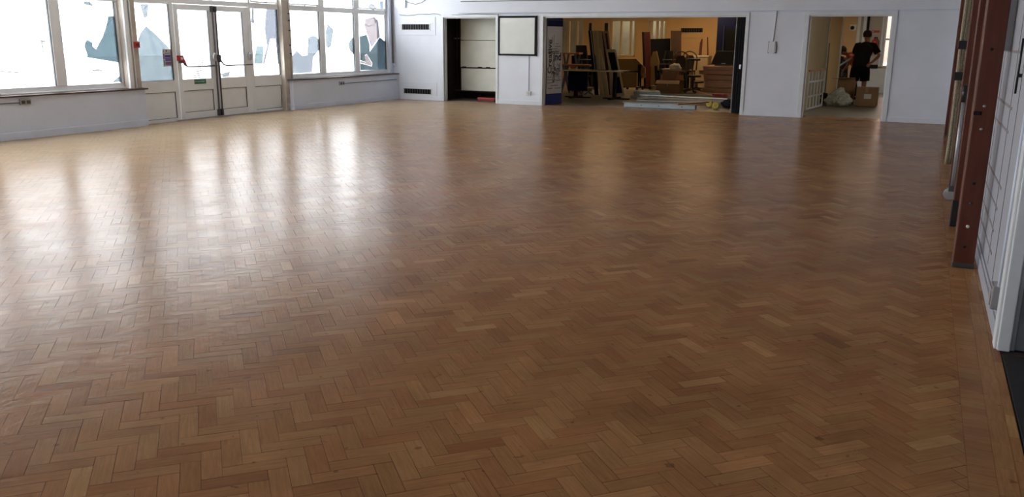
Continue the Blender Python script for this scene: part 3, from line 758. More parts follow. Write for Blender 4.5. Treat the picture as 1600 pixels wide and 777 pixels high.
# --- right wall
b = B()
b.box(XR, XR+.14, 4.74, 17.99, -.05, ZC); b.box(XR, XR+.14, -5, 3.18, -.05, ZC); b.box(XR, XR+.14, 3.18, 4.74, 2.35, ZC)
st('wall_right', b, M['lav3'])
st('wall_recess', B().box(1.36, 1.5, 3.0, 4.95, -.05, ZC).box(XR+.14, 1.36, 4.86, 5.0, -.05, ZC).box(XR+.14, 1.36, 2.95, 3.06, -.05, ZC), M['lav'])
b = B().box(XR-.018, XR, 4.80, 17.95, 0, .09).box(XR-.010, XR, 4.80, 17.95, .09, .12)
b.box(XR-.018, XR, -5, 3.1, 0, .1)
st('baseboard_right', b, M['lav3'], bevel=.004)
st('trim_10', B().box(XR-.025, XR+.05, 4.70, 4.80, 0, 2.35).box(XR-.012, XR+.045, 4.68, 4.70, 0, 2.35), M['white'], bevel=.006, label='white door casing at the near end of the right wall')
d3 = st('door_3', B().box(.555, 1.34, 4.70, 4.745, .01, 2.05), M['gdoor'], bevel=.003)
obj('edge_strip', B().box(.538, .555, 4.695, 4.745, .005, 2.05), M['alu'], d3)
hb = B(); r5 = random.Random(5)
for i in range(46):
    x = .62+r5.random()*.12; z = .25+r5.random()*1.1; hb.box(x-.003, x+.003, 4.698, 4.7, z-.003, z+.003)
obj('screw_holes', hb, M['black'], d3)
hb = B()
for i in range(16):
    x = .61+r5.random()*.15; z = .1+r5.random()*.5; hb.box(x-.002, x+.002, 4.6985, 4.7, z-.02*r5.random()-.005, z+.02)
obj('scratches', hb, M['alu'], d3)
tag(obj('doormat', B().box(.50, 1.3, 3.15, 4.62, -.004, .006), M['mat'], bevel=.003), 'black doormat in the recess beside the grey door', 'doormat')
p = onX(1565, 464, XR)
t = thing('wall_outlet', 'grey metal cable outlet low on the right wall beside the white casing', 'outlet', (XR, 5.0, .20), R(-90))
obj('body', B().box(-.06, .06, -.045, 0, -.065, .065), M['steel'], t, bevel=.008); obj('cover', B().box(-.035, .035, -.05, -.045, -.045, .045), M['alu'], t)
obj('conduit', B().tube([(.05, -.015, .06), (.055, -.012, 1.0)], .010, 8), M['lav2'], t, smooth=True)
# faint grid of cast shadow on the right wall, built as thin strips
t = thing('shadow_line_grid', 'thin brownish strips drawing a faint shadow grid on the wall behind the climbing frame', 'shadow lines', (XR, 5.5, 0))
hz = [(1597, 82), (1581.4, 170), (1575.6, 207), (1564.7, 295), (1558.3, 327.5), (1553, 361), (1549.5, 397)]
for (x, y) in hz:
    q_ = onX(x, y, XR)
    obj('horizontal_shadow_strip', B().box(-.0025, -.0005, q_.y-5.5, 2.6, q_.z-.008, q_.z+.008), M['mark'], t)
for yy in (5.53, 5.95, 6.9): obj('vertical_shadow_strip', B().box(-.0025, -.0005, yy-5.5-.006, yy-5.5+.006, .15, 2.2), M['mark'], t)
# coat hook rod at the frame edge
p = onX(1597, 100, XR); p2 = onX(1591.5, 146, XR)
t = thing('door_stay', 'thin black metal stay on the right wall near the frame edge', 'stay', (XR-.02, 5.56, p2.z))
obj('rod', B().tube([(0, 0, 0), (0, -.01, .16), (0, -.02, .3)], .006, 8), M['black'], t, smooth=True); obj('plate', B().box(-.005, .018, -.03, .01, .09, .11), M['black'], t)
# casing high on the right wall
p0 = onX(1580, 50, XR)
st('trim_11', B().box(XR-.03, XR, p0.y-.10, p0.y+.02, p0.z-.02, ZC).box(XR-.045, XR, p0.y-.2, p0.y-.12, p0.z-.12, ZC), M['white'], bevel=.004, label='white upright casing high on the right wall')
st('trim_12', B().box(XR-.004, XR, p0.y+.02, p0.y+.45, p0.z+.09, 2.6), M['blackm'], label='dark gap beside the high white casing')

# --- folded climbing frame along the right wall
def upright(name, lab, X0, X1, Y, th, holes=False, edge=True, foot=True, zb=0.0):
    t = thing(name, lab, 'climbing frame', ((X0+X1)/2, Y, 0))
    w = (X1-X0)/2
    obj('timber', B().box(-w, w, 0, th, zb+(.03 if foot else 0), 2.98), M['frame_w'], t, bevel=.006)
    if edge: obj('pale_edge', B().box(-w-.003, -w+.004, .008, th-.008, zb+.03, 2.98), M['frame_e'], t)
    if foot: obj('foot_plate', B().box(-w-.004, w+.004, -.006, th+.006, zb, zb+.035), M['dsteel'], t, bevel=.004)
    obj('ceiling_hinge', B().box(-w-.004, w+.004, -.008, th+.01, 2.93, 3.04), M['dsteel'], t)
    return t
g = 'uprights of the folded climbing frame'
t = upright('climbing_frame_upright', 'widest dark red timber upright of the folded climbing frame, nearest the camera', .318, .446, 6.41, .06)
rr = random.Random(3)
for i, (px, py, r_, m_) in enumerate(((1550, 77, .010, 'blackm'), (1530, 177, .012, 'blackm'), (1538, 166, .009, 'steel'), (1533, 202, .010, 'steel'), (1522, 287, .010, 'blackm'), (1516.5, 318, .009, 'dsteel'), (1512, 354, .012, 'cream'), (1507, 386, .010, 'blackm'))):
    v = onY(px, py, 6.41)
    obj('bolt', B().lathe([(r_, 0), (r_, .004), (r_*.6, .007)], 10, Matrix.Translation((v.x-.382, 0, v.z)) @ Matrix.Rotation(R(90), 4, 'X')), M[m_], t, smooth=True)
v = onY(1529, 177, 6.41); obj('slot_plate', B().box(v.x-.382-.03, v.x-.382+.02, -.003, .001, v.z-.012, v.z+.012), M['blackm'], t)
upright('climbing_frame_upright', 'second red timber upright of the climbing frame, close behind the widest', .322, .43, 6.62, .045)
upright('climbing_frame_upright', 'third red timber upright of the climbing frame, with a black boot at its foot', .335, .43, 7.9, .05)
tb = obj('rubber_boot', B().box(-.055, .055, -.01, .06, 0, .22), M['black'], bpy.data.objects[[o.name for o in bpy.data.objects if o.name.startswith('climbing_frame_upright')][-1]], bevel=.006)
upright('climbing_frame_upright', 'fourth red timber upright of the climbing frame, behind the white pole', .365, .45, 10.1, .05)
upright('climbing_frame_upright', 'fifth red timber upright of the climbing frame, beyond the rope', .405, .47, 14.0, .06)
t = upright('climbing_frame_upright', 'last pale timber upright of the climbing frame, nearest the far wall', .40, .455, 15.6, .05)
t.children[0].data.materials[0] = M['frame_e']
t = thing('castor_pole', 'grey metal pole with a castor wheel among the climbing frame uprights', 'pole', (.355, 9.25, 0))
zt = onY(1509, 160, 9.25).z
obj('pole', B().tube([(0.01, 0, .13), (0.01, 0, zt)], .017, 10), M['alu'], t, smooth=True)
obj('sleeve', B().tube([(0.01, 0, zt), (0.01, 0, zt+.16)], .024, 10), M['black'], t, smooth=True)
obj('castor_wheel', B().lathe([(.03, -.014), (.058, -.012), (.062, 0), (.058, .012), (.03, .014)], 16, Matrix.Translation((-.0, 0, .062)) @ Matrix.Rotation(R(90), 4, 'X')), M['alu'], t)
obj('fork', B().box(-.02, .03, -.03, .03, .09, .14), M['dsteel'], t, bevel=.004)
t = thing('climbing_rope', 'bundle of pale jute climbing ropes hanging among the timber uprights', 'rope', (.40, 11.9, 0))
for i in range(3):
    pts = [(-.035+.03*i+.006*math.sin(z*3+i), .02*i, .02+z) for z in [k*.12 for k in range(25)]]
    obj('rope_strand', B().tube(pts, .017, 8), M['rope'], t, smooth=True)
for z in (1.05, 1.42): obj('strap', B().box(-.065, .055, -.03, .07, z, z+.1), M['black'], t)

# ================================================================== ROOMS BEHIND
YB = 28.5
b = B().box(-12.6, 3.2, 17.9, 29.0, -.07, -.003)
st('floor_back', b, M['vinyl'])
st('ceiling_back', B().box(-12.9, 3.3, 18.75, 31.0, 2.75, 2.9), M['ceil'])
# back wall with openings; measured on the plane Y=YB
def bx_(px): return onY(px, 60, YB).x
def bz_(py, px=1000): return onY(px, py, YB).z
xs = dict(a=bx_(878), b=bx_(912), c=bx_(955), d=bx_(993), e=bx_(1012), f=bx_(1040), w0=bx_(1384), w1=bx_(1397))
zt_, zb_ = 2.12, .95
wb0 = B()
wb0.box(-12.6, xs['a']-1.2, YB, YB+.15, -.05, 2.75)
wb0.box(xs['b'], xs['c'], YB, YB+.15, -.05, 2.75); wb0.box(xs['d'], xs['e'], YB, YB+.15, -.05, 2.75); wb0.box(xs['f'], bx_(1338), YB, YB+.15, -.05, 2.75)
for p, q_ in ((xs['a']-1.2, xs['b']), (xs['c'], xs['d']), (xs['e'], xs['f'])):
    wb0.box(p, q_, YB, YB+.15, zt_+.1, 2.75); wb0.box(p, q_, YB, YB+.15, -.05, zb_)
st('wall_back_room', wb0, M['orange'])
for k, (xa_, xb_, ya_, yb_) in enumerate(((920, 925, 36, 56), (944.5, 950.5, 36, 51))):
    a_ = onY(xa_, yb_, YB); c_ = onY(xb_, ya_, YB)
    st('trim_%d' % (20+k), B().box(a_.x, c_.x, YB-.012, YB, a_.z, c_.z), M['darkint'], label='narrow dark hatch in the ochre wall')
    st('trim_%d' % (22+k), B().box(a_.x-.05, a_.x, YB-.02, YB, a_.z-.05, c_.z+.05).box(c_.x, c_.x+.05, YB-.02, YB, a_.z-.05, c_.z+.05).box(a_.x, c_.x, YB-.02, YB, c_.z, c_.z+.05).box(a_.x, c_.x, YB-.02, YB, a_.z-.05, a_.z), M['creamf'], label='cream frame round a narrow dark hatch')
n = 6
for p, q_, ml in ((xs['a']-1.2, xs['b'], (888.5, 901)), (xs['c'], xs['d'], (970, 985)), (xs['e'], xs['f'], (1017, 1026, 1033))):
    b = B()
    b.box(p, q_, YB-.02, YB+.1, zt_, zt_+.1); b.box(p, q_, YB-.02, YB+.1, zb_, zb_+.06); b.box(p, p+.05, YB-.02, YB+.1, zb_, zt_); b.box(q_-.05, q_, YB-.02, YB+.1, zb_, zt_)
    for m0 in ml: b.box(bx_(m0)-.03, bx_(m0)+.03, YB-.02, YB+.1, zb_+.06, zt_)
    w = st('window_%d' % n, b, M['creamf'], bevel=.004); n += 1
    obj('pane', B().box(p+.05, q_-.05, YB+.05, YB+.056, zb_+.06, zt_), M['glassn'], w)
st('wall_corridor_back', B().box(-12.6, xs['f']+.3, 30.2, 30.35, -.05, 2.75).box(xs['f']+.3, xs['f']+.4, YB+.15, 30.35, -.05, 2.75), M['greyw2'])
st('wall_side_left', B().box(-12.75, -12.6, 18.8, 30.3, -.05, 2.75), M['orange'])
# right end wall section: cream panel, window, white dado
b = B(); xa = bx_(1338)
b.box(xa, xs['w0'], YB, YB+.15, -.05, 2.75); b.box(xs['w0'], 3.2, YB, YB+.15, -.05, onY(1390, 103, YB).z); b.box(xs['w0'], 3.2, YB, YB+.15, 2.3, 2.75); b.box(xs['w1']+.35, 3.2, YB, YB+.15, .9, 2.3)
st('wall_entrance', b, M['entr'])
zd = onY(1375, 104, YB).z
st('trim_13', B().box(bx_(1352), 3.1, YB-.06, YB, 0, zd-.06), M['white'], label='white panelled dado below the far window')
st('trim_14', B().box(bx_(1352), bx_(1376), YB-.08, YB, zd-.06, zd+.05), M['blackm'], label='black shelf edge above the white dado')
b = B(); x0, x1 = bx_(1338), bx_(1352)
b.box(x0, x0+.09, YB-.06, YB, 0, 2.4); b.box(x1-.09, x1, YB-.06, YB, 0, 2.4)
st('trim_15', b, M['white'], bevel=.004, label='white uprights of the doorway behind the standing man')
st('trim_16', B().box(bx_(1353), bx_(1356.5), YB-.05, YB, 0, 2.4), M['blackm'], label='black strip beside the white uprights')
b = B(); b.box(bx_(1376.5), bx_(1380), YB-.06, YB+.02, zd, 2.4); b.box(xs['w0']-.06, xs['w0'], YB-.04, YB+.1, zd, 2.4); b.box(xs['w0'], xs['w1']+.35, YB, YB+.1, 1.55, 1.60)
w = st('window_9', b, M['white'], bevel=.004)
obj('pane', B().box(xs['w0'], xs['w1']+.35, YB+.05, YB+.056, .9, 2.3), M['film'], w)  # tint added to this pane only to dim the overbright outdoors
tag(obj('brick_building', B().box(-3.0, 4.5, 33.5, 33.8, -.3, 5), M['brick']), 'brick wall seen outside through the far right window', 'building')
# partition with corner strip on the left of the doorway
pw = onZ(1283.5, 166)
st('wall_partition', B().box(-2.50, -2.30, 18.50, 23.5, -.05, 2.75), M['olive'])
st('trim_17', B().box(-2.31, -2.27, 23.44, 23.52, 0, 2.75), M['white'], label='white corner strip at the end of the partition')
c0 = onY(1298, 60, 24.2).x; c1 = onY(1314, 60, 24.2).x
st('wall_pier', B().box(c0, c1, 24.2, 24.5, -.05, 2.75), M['orange'])
st('trim_18', B().box(c1, c1+.035, 24.17, 24.25, 0, 2.75), M['cream'], label='pale corner strip on the ochre pier')
st('wall_side_right', B().box(3.2, 3.35, 17.9, 29, -.05, 2.75), M['creamf'])
st('wall_back_front', B(FM).box(-13.0, 2.8, .14, .16, 2.02, 2.9).box(.1, 2.9, 0, .16, -.05, 2.9), M['creamf'])
# ceiling lamps of the back rooms, the corridor one added for daylight
def lamp(x, y, lx, ly, m_, lab):
    t = thing('ceiling_light', lab, 'light', (x, y, 2.75)); obj('housing', B().box(-lx/2-.03, lx/2+.03, -ly/2-.03, ly/2+.03, -.05, 0), M['white'], t)
    obj('diffuser', B().box(-lx/2, lx/2, -ly/2, ly/2, -.062, -.05), M[m_], t)
lamp(-6.2, 26.6, 1.5, .3, 'lampw', 'warm strip light on the back room ceiling nearer the ochre wall')
lamp(-1.2, 26.0, 1.5, .3, 'lampn', 'strip light on the ceiling beyond the right doorway')
lamp(-9.0, 29.4, 1.8, .3, 'lampn', 'unseen neutral light added as daylight in the corridor beyond the glazed screen')  # unseen lamp added in place of the corridor's daylight
lamp(-9.0, 25.6, 1.2, .3, 'lampw', 'warm strip light on the back room ceiling by the glazed screen')

# outside ground
st('ground_outside', B().box(-60, 60, -60, 80, -.35, -.12), M['ground'])

# ------------------------------------------------------------------ THINGS IN THE BACK ROOM
def along(A, Bp):
    """frame with origin A, local x towards Bp, z up"""
    d = Vector(Bp)-Vector(A); return math.atan2(d.y, d.x), math.hypot(d.x, d.y)
# blue panel with the word banner
A = onZ(851.3, 164.6); Bq = onZ(877.3, 162.2); rz, wd = along(A, Bq)
t = thing('display_panel', 'tall dark blue display panel with a word banner just inside the wide opening', 'panel', A, rz)
obj('panel_board', B().box(0, wd, 0, .05, .01, 1.985), M['navy'], t, bevel=.004)
obj('kick_board', B().box(.03, wd-.01, -.008, 0, .02, .24), M['navyb'], t)
obj('edge_post', B().box(-.03, .0, -.02, .07, 0, 1.985), M['blackm'], t)
obj('top_rail', B().box(.04, wd-.01, -.006, 0, 1.93, 1.945).box(.05, .06, -.006, 0, 1.80, 1.95), M['dsteel'], t)
PZ0, PZ1 = .255, 1.79
bn_ = obj('banner', B().box(.045, wd-.02, -.006, -.001, PZ0, PZ1), M['paper'], t); bn_['label'] = 'off white banner printed with words in many sizes'
XZ = Matrix(((1, 0, 0, 0), (0, 0, -1, 0), (0, 1, 0, 0), (0, 0, 0, 1)))       # text plane facing -Y, reading +X
bw_ = wd-.065
def word(w, u, z, size, rot=0, m_='ink', sx=1.0, bold=.0):
    T = Matrix.Translation((.045+u*bw_, -.0065, PZ0+z*(PZ1-PZ0))) @ XZ @ Matrix.Rotation(R(rot), 4, 'Z')
    text_obj('lettering', w, size, T, M[m_], t, ext=.0006, sx=sx, bold=bold)
word('Creative', .30, .300, .225, 90, 'ink', 1.0, .004)
word('Committed', .05, .595, .155, 0, 'ink', .62, .002)
word('Ind', .40, .500, .25, 0, 'ink', 1.05, .006)
word('Skills', .50, .365, .13, 90, 'ink', .9, .002)
word('Full', .66, .405, .125, 0, 'ink', .8)
word('St', .74, .375, .12, 0, 'inkg', .9)
word('Atti', .43, .330, .165, 0, 'ink', 1.1, .003)
word('Perso', .30, .272, .155, 0, 'ink', .88, .003)
word('Kind', .52, .168, .135, 90, 'ink', 1.0, .003)
word('Fri', .73, .20, .10, 0, 'inkg', .9)
def lines(lst, m_):
    b = B()
    for u0, u1, z, h in lst:
        n = int((u1-u0)/.05)+1
        for k in range(n):
            a = u0+(u1-u0)*k/n; b.box(.045+a*bw_, .045+(a+(u1-u0)/n*.8)*bw_, -.0068, -.006, PZ0+z*(PZ1-PZ0), PZ0+(z+h*(1 if k % 3 else 1.4))*(PZ1-PZ0))
    obj('small_print', b, M[m_], t)['kind'] = 'stuff'
lines([(.05, .38, .245, .010), (.05, .55, .205, .010), (.05, .45, .16, .010), (.25, .75, .115, .012), (.1, .4, .075, .013), (.55, .95, .075, .010), (.55, .95, .19, .014), (.5, .95, .25, .008), (.55, .75, .74, .010), (.5, .85, .70, .012), (.2, .7, .665, .012)], 'inkg')
lines([(.42, .45, .70, .13), (.05, .08, .69, .10), (.15, .18, .70, .08), (.30, .34, .74, .08)], 'inkg')

def leaning(name, label, cat, pts, Y0, thick, m_, group=None, edge=None):
    """flat board whose outline is measured at depth Y0; leaves it standing with real thickness"""
    P = [onY(x, y, Y0) for x, y in pts]; zmin = min(p.z for p in P); dz = max(0, zmin) if zmin > .0 else 0
    base = Vector((sum(p.x for p in P)/len(P), Y0, max(zmin, 0)))
    t = thing(name, label, cat, base, 0, group)
    obj('board', B().prism([(p.x-base.x, 0, max(p.z, 0)-base.z) for p in P], (0, thick, 0)), M[m_], t, bevel=.004)
    if edge: obj('edge_strip', B().prism([(p.x-base.x, -.004, max(p.z, 0)-base.z) for p in [onY(x, y, Y0) for x, y in edge[0]]], (0, .004, 0)), M[edge[1]], t)
    return t
fz = lambda x, y: onZ(x, y).y
# leaning boards behind the dark table
YL = 22.9
leaning('leaning_board', 'blackish board leaning leftmost of the boards behind the dark table', 'board', [(919, 48), (925, 48), (935, 150), (929, 150)], YL-.1, .04, 'blackm', edge=([(922, 48), (924, 48), (930.5, 110), (929, 110)], 'alu'))
leaning('leaning_board', 'tall cream edged board leaning beside the blackish board', 'board', [(926.5, 48), (933, 48), (938.5, 122), (943, 149), (937, 150)], YL-.05, .05, 'creamf')
leaning('leaning_board', 'wide dull brown board leaning behind the cream edged board', 'board', [(933, 48), (939.5, 48), (947, 122), (949, 150), (940, 150)], YL+.05, .04, 'olive')
leaning('leaning_board', 'dark red brown narrow board leaning between the dull brown boards', 'board', [(938, 49), (940.5, 49), (951, 110), (953, 150), (949, 150)], YL+.12, .03, 'dred')
leaning('leaning_board', 'right dull brown board leaning behind the two pane frame', 'board', [(940.5, 49), (950.5, 49), (958, 110), (962, 150), (952, 150)], YL+.2, .04, 'olive', edge=([(945.5, 52), (948.5, 52), (955, 100), (951, 100)], 'dred'))
leaning('leaning_post', 'short cream post leaning in front of the brown boards', 'post', [(935.5, 78), (938, 77), (947.5, 118), (951, 149), (947, 150), (943.5, 122)], YL-.2, .04, 'creamf')
# two pane frame
t = thing('glazed_frame', 'cream frame with two dark panes leaning by the right end of the dark table', 'frame', onY(966, 151, 22.5))
o_ = t.location.copy()
def q4(pts, Y0, m_, name, th, yo=0.0, par=None, org=None):
    P = [onY(x, y, Y0) for x, y in pts]; org = org or o_
    return obj(name, B().prism([(p.x-org.x, p.y-org.y+yo, p.z-org.z) for p in P], (0, th, 0)), M[m_], par or t)
q4([(945.5, 77), (948.5, 77), (964, 151), (962, 151.5)], 22.5, 'creamf', 'stile', .04); q4([(959.5, 77), (961.5, 77), (976, 150), (973.5, 150.5)], 22.5, 'creamf', 'stile', .04)
q4([(948.5, 77), (959.5, 77), (960.8, 82), (949.5, 82)], 22.5, 'creamf', 'cross_rail', .04); q4([(955.6, 112), (966.5, 111), (968.2, 120), (957.5, 121)], 22.5, 'creamf', 'cross_rail', .04); q4([(963, 146), (972.8, 145.5), (973.5, 150.5), (964, 151)], 22.5, 'creamf', 'cross_rail', .04)
q4([(949.5, 82), (960.8, 82), (966.5, 111), (955.6, 112)], 22.5, 'blackm', 'dark_pane', .01, .015); q4([(957.5, 121), (968.2, 120), (972.8, 145.5), (963, 146)], 22.5, 'navy', 'dark_pane', .01, .015)

# dark table
YT = 21.1; a = onY(880, 121.5, YT); c = onY(974, 119, YT)
t = thing('dark_table', 'long dark topped table with flat bar feet in the wide opening', 'table', ((a.x+c.x)/2, YT, 0), FA)
L2 = (c.x-a.x)/2
obj('table_top', B().box(-L2, L2, 0, .75, .70, .73), M['table_d'], t, bevel=.004)
obj('top_edge', B().box(-L2, L2, -.006, 0, .702, .728), M['creamf'], t)
for x in (-L2+.2, L2-.35):
    obj('leg', B().box(x-.035, x+.035, .30, .42, .04, .70), M['blackm'], t); obj('foot', B().box(x-.04, x+.04, -.02, .74, 0, .045).box(x-.3, x+.42, .3, .4, 0, .03), M['blackm'], t, bevel=.004)
obj('modesty_panel', B().box(-L2+.0, -L2+.55, .28, .30, .18, .69), M['navy'], t)
# folded wooden benches
def bench(label, px0, px1, y1, Y0, legs):
    a = onY(px0, y1, Y0); c = onY(px1, y1, Y0); z = a.z
    t = thing('canteen_bench', label, 'bench', ((a.x+c.x)/2, Y0, 0), 0, 'orange wooden benches behind the dark table'); w = (c.x-a.x)/2
    obj('plank', B().box(-w, w, 0, .30, z-.05, z), M['benchw'], t, bevel=.006)
    for k in legs: obj('leg', B().bar((-w+2*w*k-.12, .15, 0), (-w+2*w*k+.08, .15, z-.05), .05, .03).bar((-w+2*w*k+.12, .17, 0), (-w+2*w*k-.08, .17, z-.05), .05, .03), M['dsteel'], t)
    return t
bench('upper orange wooden bench behind the blue display panel', 876, 905, 82, 23.6, (.2, .8))
t = bench('lower orange wooden bench above the dark table', 874, 921, 100, 23.0, (.15, .85))
a = onY(894, 117, 23.0)-t.location
obj('splayed_bracket', B().prism([(a.x-.17, .1, a.z), (a.x-.08, .1, a.z+.15), (a.x-.12, .1, a.z+.24), (a.x+.08, .1, a.z+.24), (a.x+.06, .1, a.z+.15), (a.x+.15, .1, a.z), (a.x, .1, a.z+.06)], (0, .06, 0)), M['benchw'], t)
bench('low dull red bench under the dark table', 895, 923, 136, 22.6, (.2, .8)).children[0].data.materials[0] = M['dred']

# stacking chairs
def chair_proto(label, group, m_='black'):
    t = thing('stacking_chair', label, 'chair', (0, 0, 0), 0, group)
    obj('seat', B().box(-.2, .2, -.2, .2, .43, .46), M[m_], t, bevel=.01)
    obj('backrest', B().prism([(-.19, .20, .62), (.19, .20, .62), (.17, .24, .86), (-.17, .24, .86)], (0, .02, 0)), M[m_], t, bevel=.006)
    for sx in (-1, 1):
        obj('leg', B().tube([(sx*.20, -.2, 0), (sx*.19, -.17, .44)], .012, 6), M['dsteel'], t)
        obj('leg', B().tube([(sx*.20, .24, 0), (sx*.19, .17, .44), (sx*.17, .22, .85)], .012, 6), M['dsteel'], t)
    return t
cp0 = chair_proto('black stacking chair at the foot of the pile behind the orange benches', 'black stacking chairs in the left pile')
first = True
for (px, Y0, n, rz, who) in ((912, 24.2, 4, 40, 'left pile behind the orange benches'), (1037, 27.0, 3, -30, 'middle pile by the black backing board')):
    x0 = onY(px, 100, Y0).x
    for k in range(n):
        c = cp0 if first else copy_tree(cp0); first = False
        c.location = (x0+.02*k, Y0-.03*k, .16*k); c.rotation_euler = (0, 0, R(rz+(k*7 % 11)))
        pos = ['lowest', 'second from the bottom', 'third from the bottom', 'fourth from the bottom', 'fifth from the bottom'][k] if k < n-1 else 'topmost'
        c['label'] = 'black stacking chair, %s in the %s' % (pos, who); c['group'] = 'black stacking chairs in the %s' % who.split(' pile')[0]+' pile'
leaning('dark_backing', 'plain black board added as dark clutter behind the orange benches', 'added_board', [(893, 87), (927, 86), (930, 150), (893, 150)], 25.4, .3, 'blackm')  # plain board added to fill the dark mass of black clutter
leaning('dark_backing', 'plain black board added as dark clutter under the brown square panel behind the cardboard boxes', 'added_board', [(1050, 90), (1076, 92), (1076, 138), (1050, 138)], 27.55, .3, 'blackm')  # another plain board filling in dark clutter
# folded octagonal tables
def folded(label, Y0, up, low, gap, castx):
    P = [onY(x, y, Y0) for x, y in up+low]; bx0 = sum(p.x for p in P)/len(P)
    t = thing('folding_table', label, 'table', (bx0, Y0, 0), 0, 'folded mobile tables in the back room')
    def pr(pts, m_, nm, yo, th): obj(nm, B().prism([(onY(x, y, Y0).x-bx0, yo, onY(x, y, Y0).z) for x, y in pts], (0, th, 0)), M[m_], t, bevel=.004)
    pr(up, 'ply', 'tabletop_half', 0, .04); pr(low, 'ply', 'tabletop_half', .02, .04)
    for gpts in gap: pr(gpts, 'blackm', 'hinge_bar', -.03, .03)
    z0 = min(onY(x, y, Y0).z for x, y in low)
    for cx in castx:
        x = onY(cx, 130, Y0).x-bx0
        obj('leg', B().box(x-.02, x+.02, .1, .14, .08, z0+.5), M['blackm'], t); obj('foot_bar', B().box(x-.03, x+.03, -.25, .4, .07, .11), M['blackm'], t)
        for dy in (-.22, .37): obj('castor', B().lathe([(.01, -.015), (.04, -.015), (.04, .015), (.01, .015)], 10, Matrix.Translation((x, dy, .04)) @ Matrix.Rotation(R(90), 4, 'X')), M['black'], t)
folded('wide ochre octagonal table folded upright behind the two pane frame', 25.6,
       [(964, 92), (994, 92), (1008, 106), (1008, 121), (1003, 124), (1001, 119), (1001, 112), (966, 111)], [(967, 114), (995, 114), (994, 137), (970, 137)],
       [[(966, 111), (1000, 111), (1000, 113.5), (966, 113.5)], [(997, 101), (1003, 101), (1001, 112), (999, 135), (996.5, 135)]], (975, 999))
folded('narrow ochre octagonal table folded upright left of the cardboard boxes', 26.0,
       [(1020, 81), (1026, 80), (1030, 97), (1029, 110), (1016, 104), (1016, 95)], [(1017, 105), (1024, 106), (1022, 135), (1016, 135)],
       [[(1023, 103), (1027, 103), (1027, 126), (1024, 126)]], (1019, 1027))
leaning('leaning_board', 'tall dark red board standing between the two folded tables', 'board', [(1003, 50), (1015, 50), (1018, 142), (1006, 142)], 26.6, .05, 'dred', edge=([(1003, 50), (1006, 50), (1009, 142), (1006, 142)], 'blackm'))
leaning('leaning_board', 'brown square panel standing behind the black chairs', 'board', [(1048, 48), (1064, 48), (1064, 138), (1049, 138)], 27.35, .05, 'table_d')
leaning('added_black_board', 'plain black board added as dark clutter behind the middle chair pile', 'screen', [(1016, 61), (1047, 60), (1047, 138), (1018, 138)], 27.6, .06, 'blackm')  # black backing added for the dark middle of the clutter
# tall thin chair frames
def arm_chair(label, px, Y0, rz, s=1.0):
    t = thing('bentwood_chair', label, 'chair', (onY(px, 100, Y0).x, Y0, .0), R(rz), 'brown chairs stacked by the cardboard boxes')
    obj('seat', B().box(-.22, .22, -.2, .22, .55, .60), M['table_d'], t, bevel=.01)
    pts = [(.24*math.cos(a_), .24, .95+.22*math.sin(a_)) for a_ in [R(180-20*k) for k in range(10)]]
    obj('backrest', B().tube([(-.24, .22, .6)]+pts+[(.24, .22, .6)], .022, 8), M['table_d'], t, smooth=True)
    obj('back_pad', B().prism([(-.13, .23, .62), (.13, .23, .62), (.16, .25, .9), (.1, .25, 1.05), (-.1, .25, 1.05), (-.16, .25, .9)], (0, .02, 0)), M['darkint'], t)
    for sx in (-1, 1):
        for sy in (-1, 1): obj('leg', B().tube([(sx*.2, sy*.18, .56), (sx*.25, sy*.22, 0)], .018, 6), M['dsteel'], t)
arm_chair('brown bent wood chair with an arched back behind the cardboard boxes', 1060, 26.02, 0)
arm_chair('brown bent wood chair with an arched back right of the first arched chair', 1073, 26.62, -5)
def stool(label, px, py, Y0):
    p = onY(px, py, Y0)
    t = thing('swivel_stool', label, 'stool', (p.x, Y0, 0), 0, 'black swivel stools in the back room')
    obj('seat', B().lathe([(.02, p.z-.03), (.21, p.z-.03), (.22, p.z), (.2, p.z+.03), (.02, p.z+.035)], 16), M['black'], t, smooth=True)
    obj('column', B().tube([(0, 0, .08), (0, 0, p.z-.03)], .025, 8), M['dsteel'], t)
    for k in range(5):
        a_ = R(72*k+10); obj('base_leg', B().bar((0, 0, .1), (.26*math.cos(a_), .26*math.sin(a_), .06), .04, .03).lathe([(.01, -.02), (.03, -.02), (.03, .02), (.01, .02)], 8, Matrix.Translation((.26*math.cos(a_), .26*math.sin(a_), .03)) @ Matrix.Rotation(R(90), 4, 'X')), M['black'], t)
stool('tall black swivel stool behind the small cardboard box', 1046, 94, 26.5)
stool('tall black swivel stool in front of the cream cabinet', 1083, 93, 25.7)
stool('low black swivel stool left of the wooden stage blocks', 1084, 119, 25.2)
stool('lowest black swivel stool beside the wooden stage blocks', 1089, 128, 26.4)
# cream cabinet with bars leaning on the wall above
a = onY(1079, 87, 27.2); c = onY(1107, 87, 27.2); z = a.z
t = thing('cream_cabinet', 'cream cabinet against the ochre wall behind the stools', 'cabinet', ((a.x+c.x)/2, 27.2, 0)); w = (c.x-a.x)/2
obj('body', B().box(-w, w, 0, .45, 0, z-.03), M['creamf'], t, bevel=.005); obj('worktop', B().box(-w-.02, w+.02, -.02, .47, z-.03, z), M['cream'], t, bevel=.004)
obj('door', B().box(-w+.02, -.01, -.015, 0, .05, z-.06), M['creamf'], t, bevel=.003); obj('door', B().box(.01, w-.02, -.015, 0, .05, z-.06), M['creamf'], t, bevel=.003)
leaning('dark_bar', 'tapered dark bar leaning on the ochre wall above the cream cabinet', 'bar', [(1096, 61), (1098, 61), (1096, 86.3), (1091.5, 86.3), (1093.5, 67)], 27.5, .03, 'dred')
leaning('dark_bar', 'thin dark bar leaning on the ochre wall right of the tapered bar', 'bar', [(1104.6, 58), (1106.3, 58), (1106.8, 86.3), (1104.8, 86.3)], 27.5, .03, 'dred')
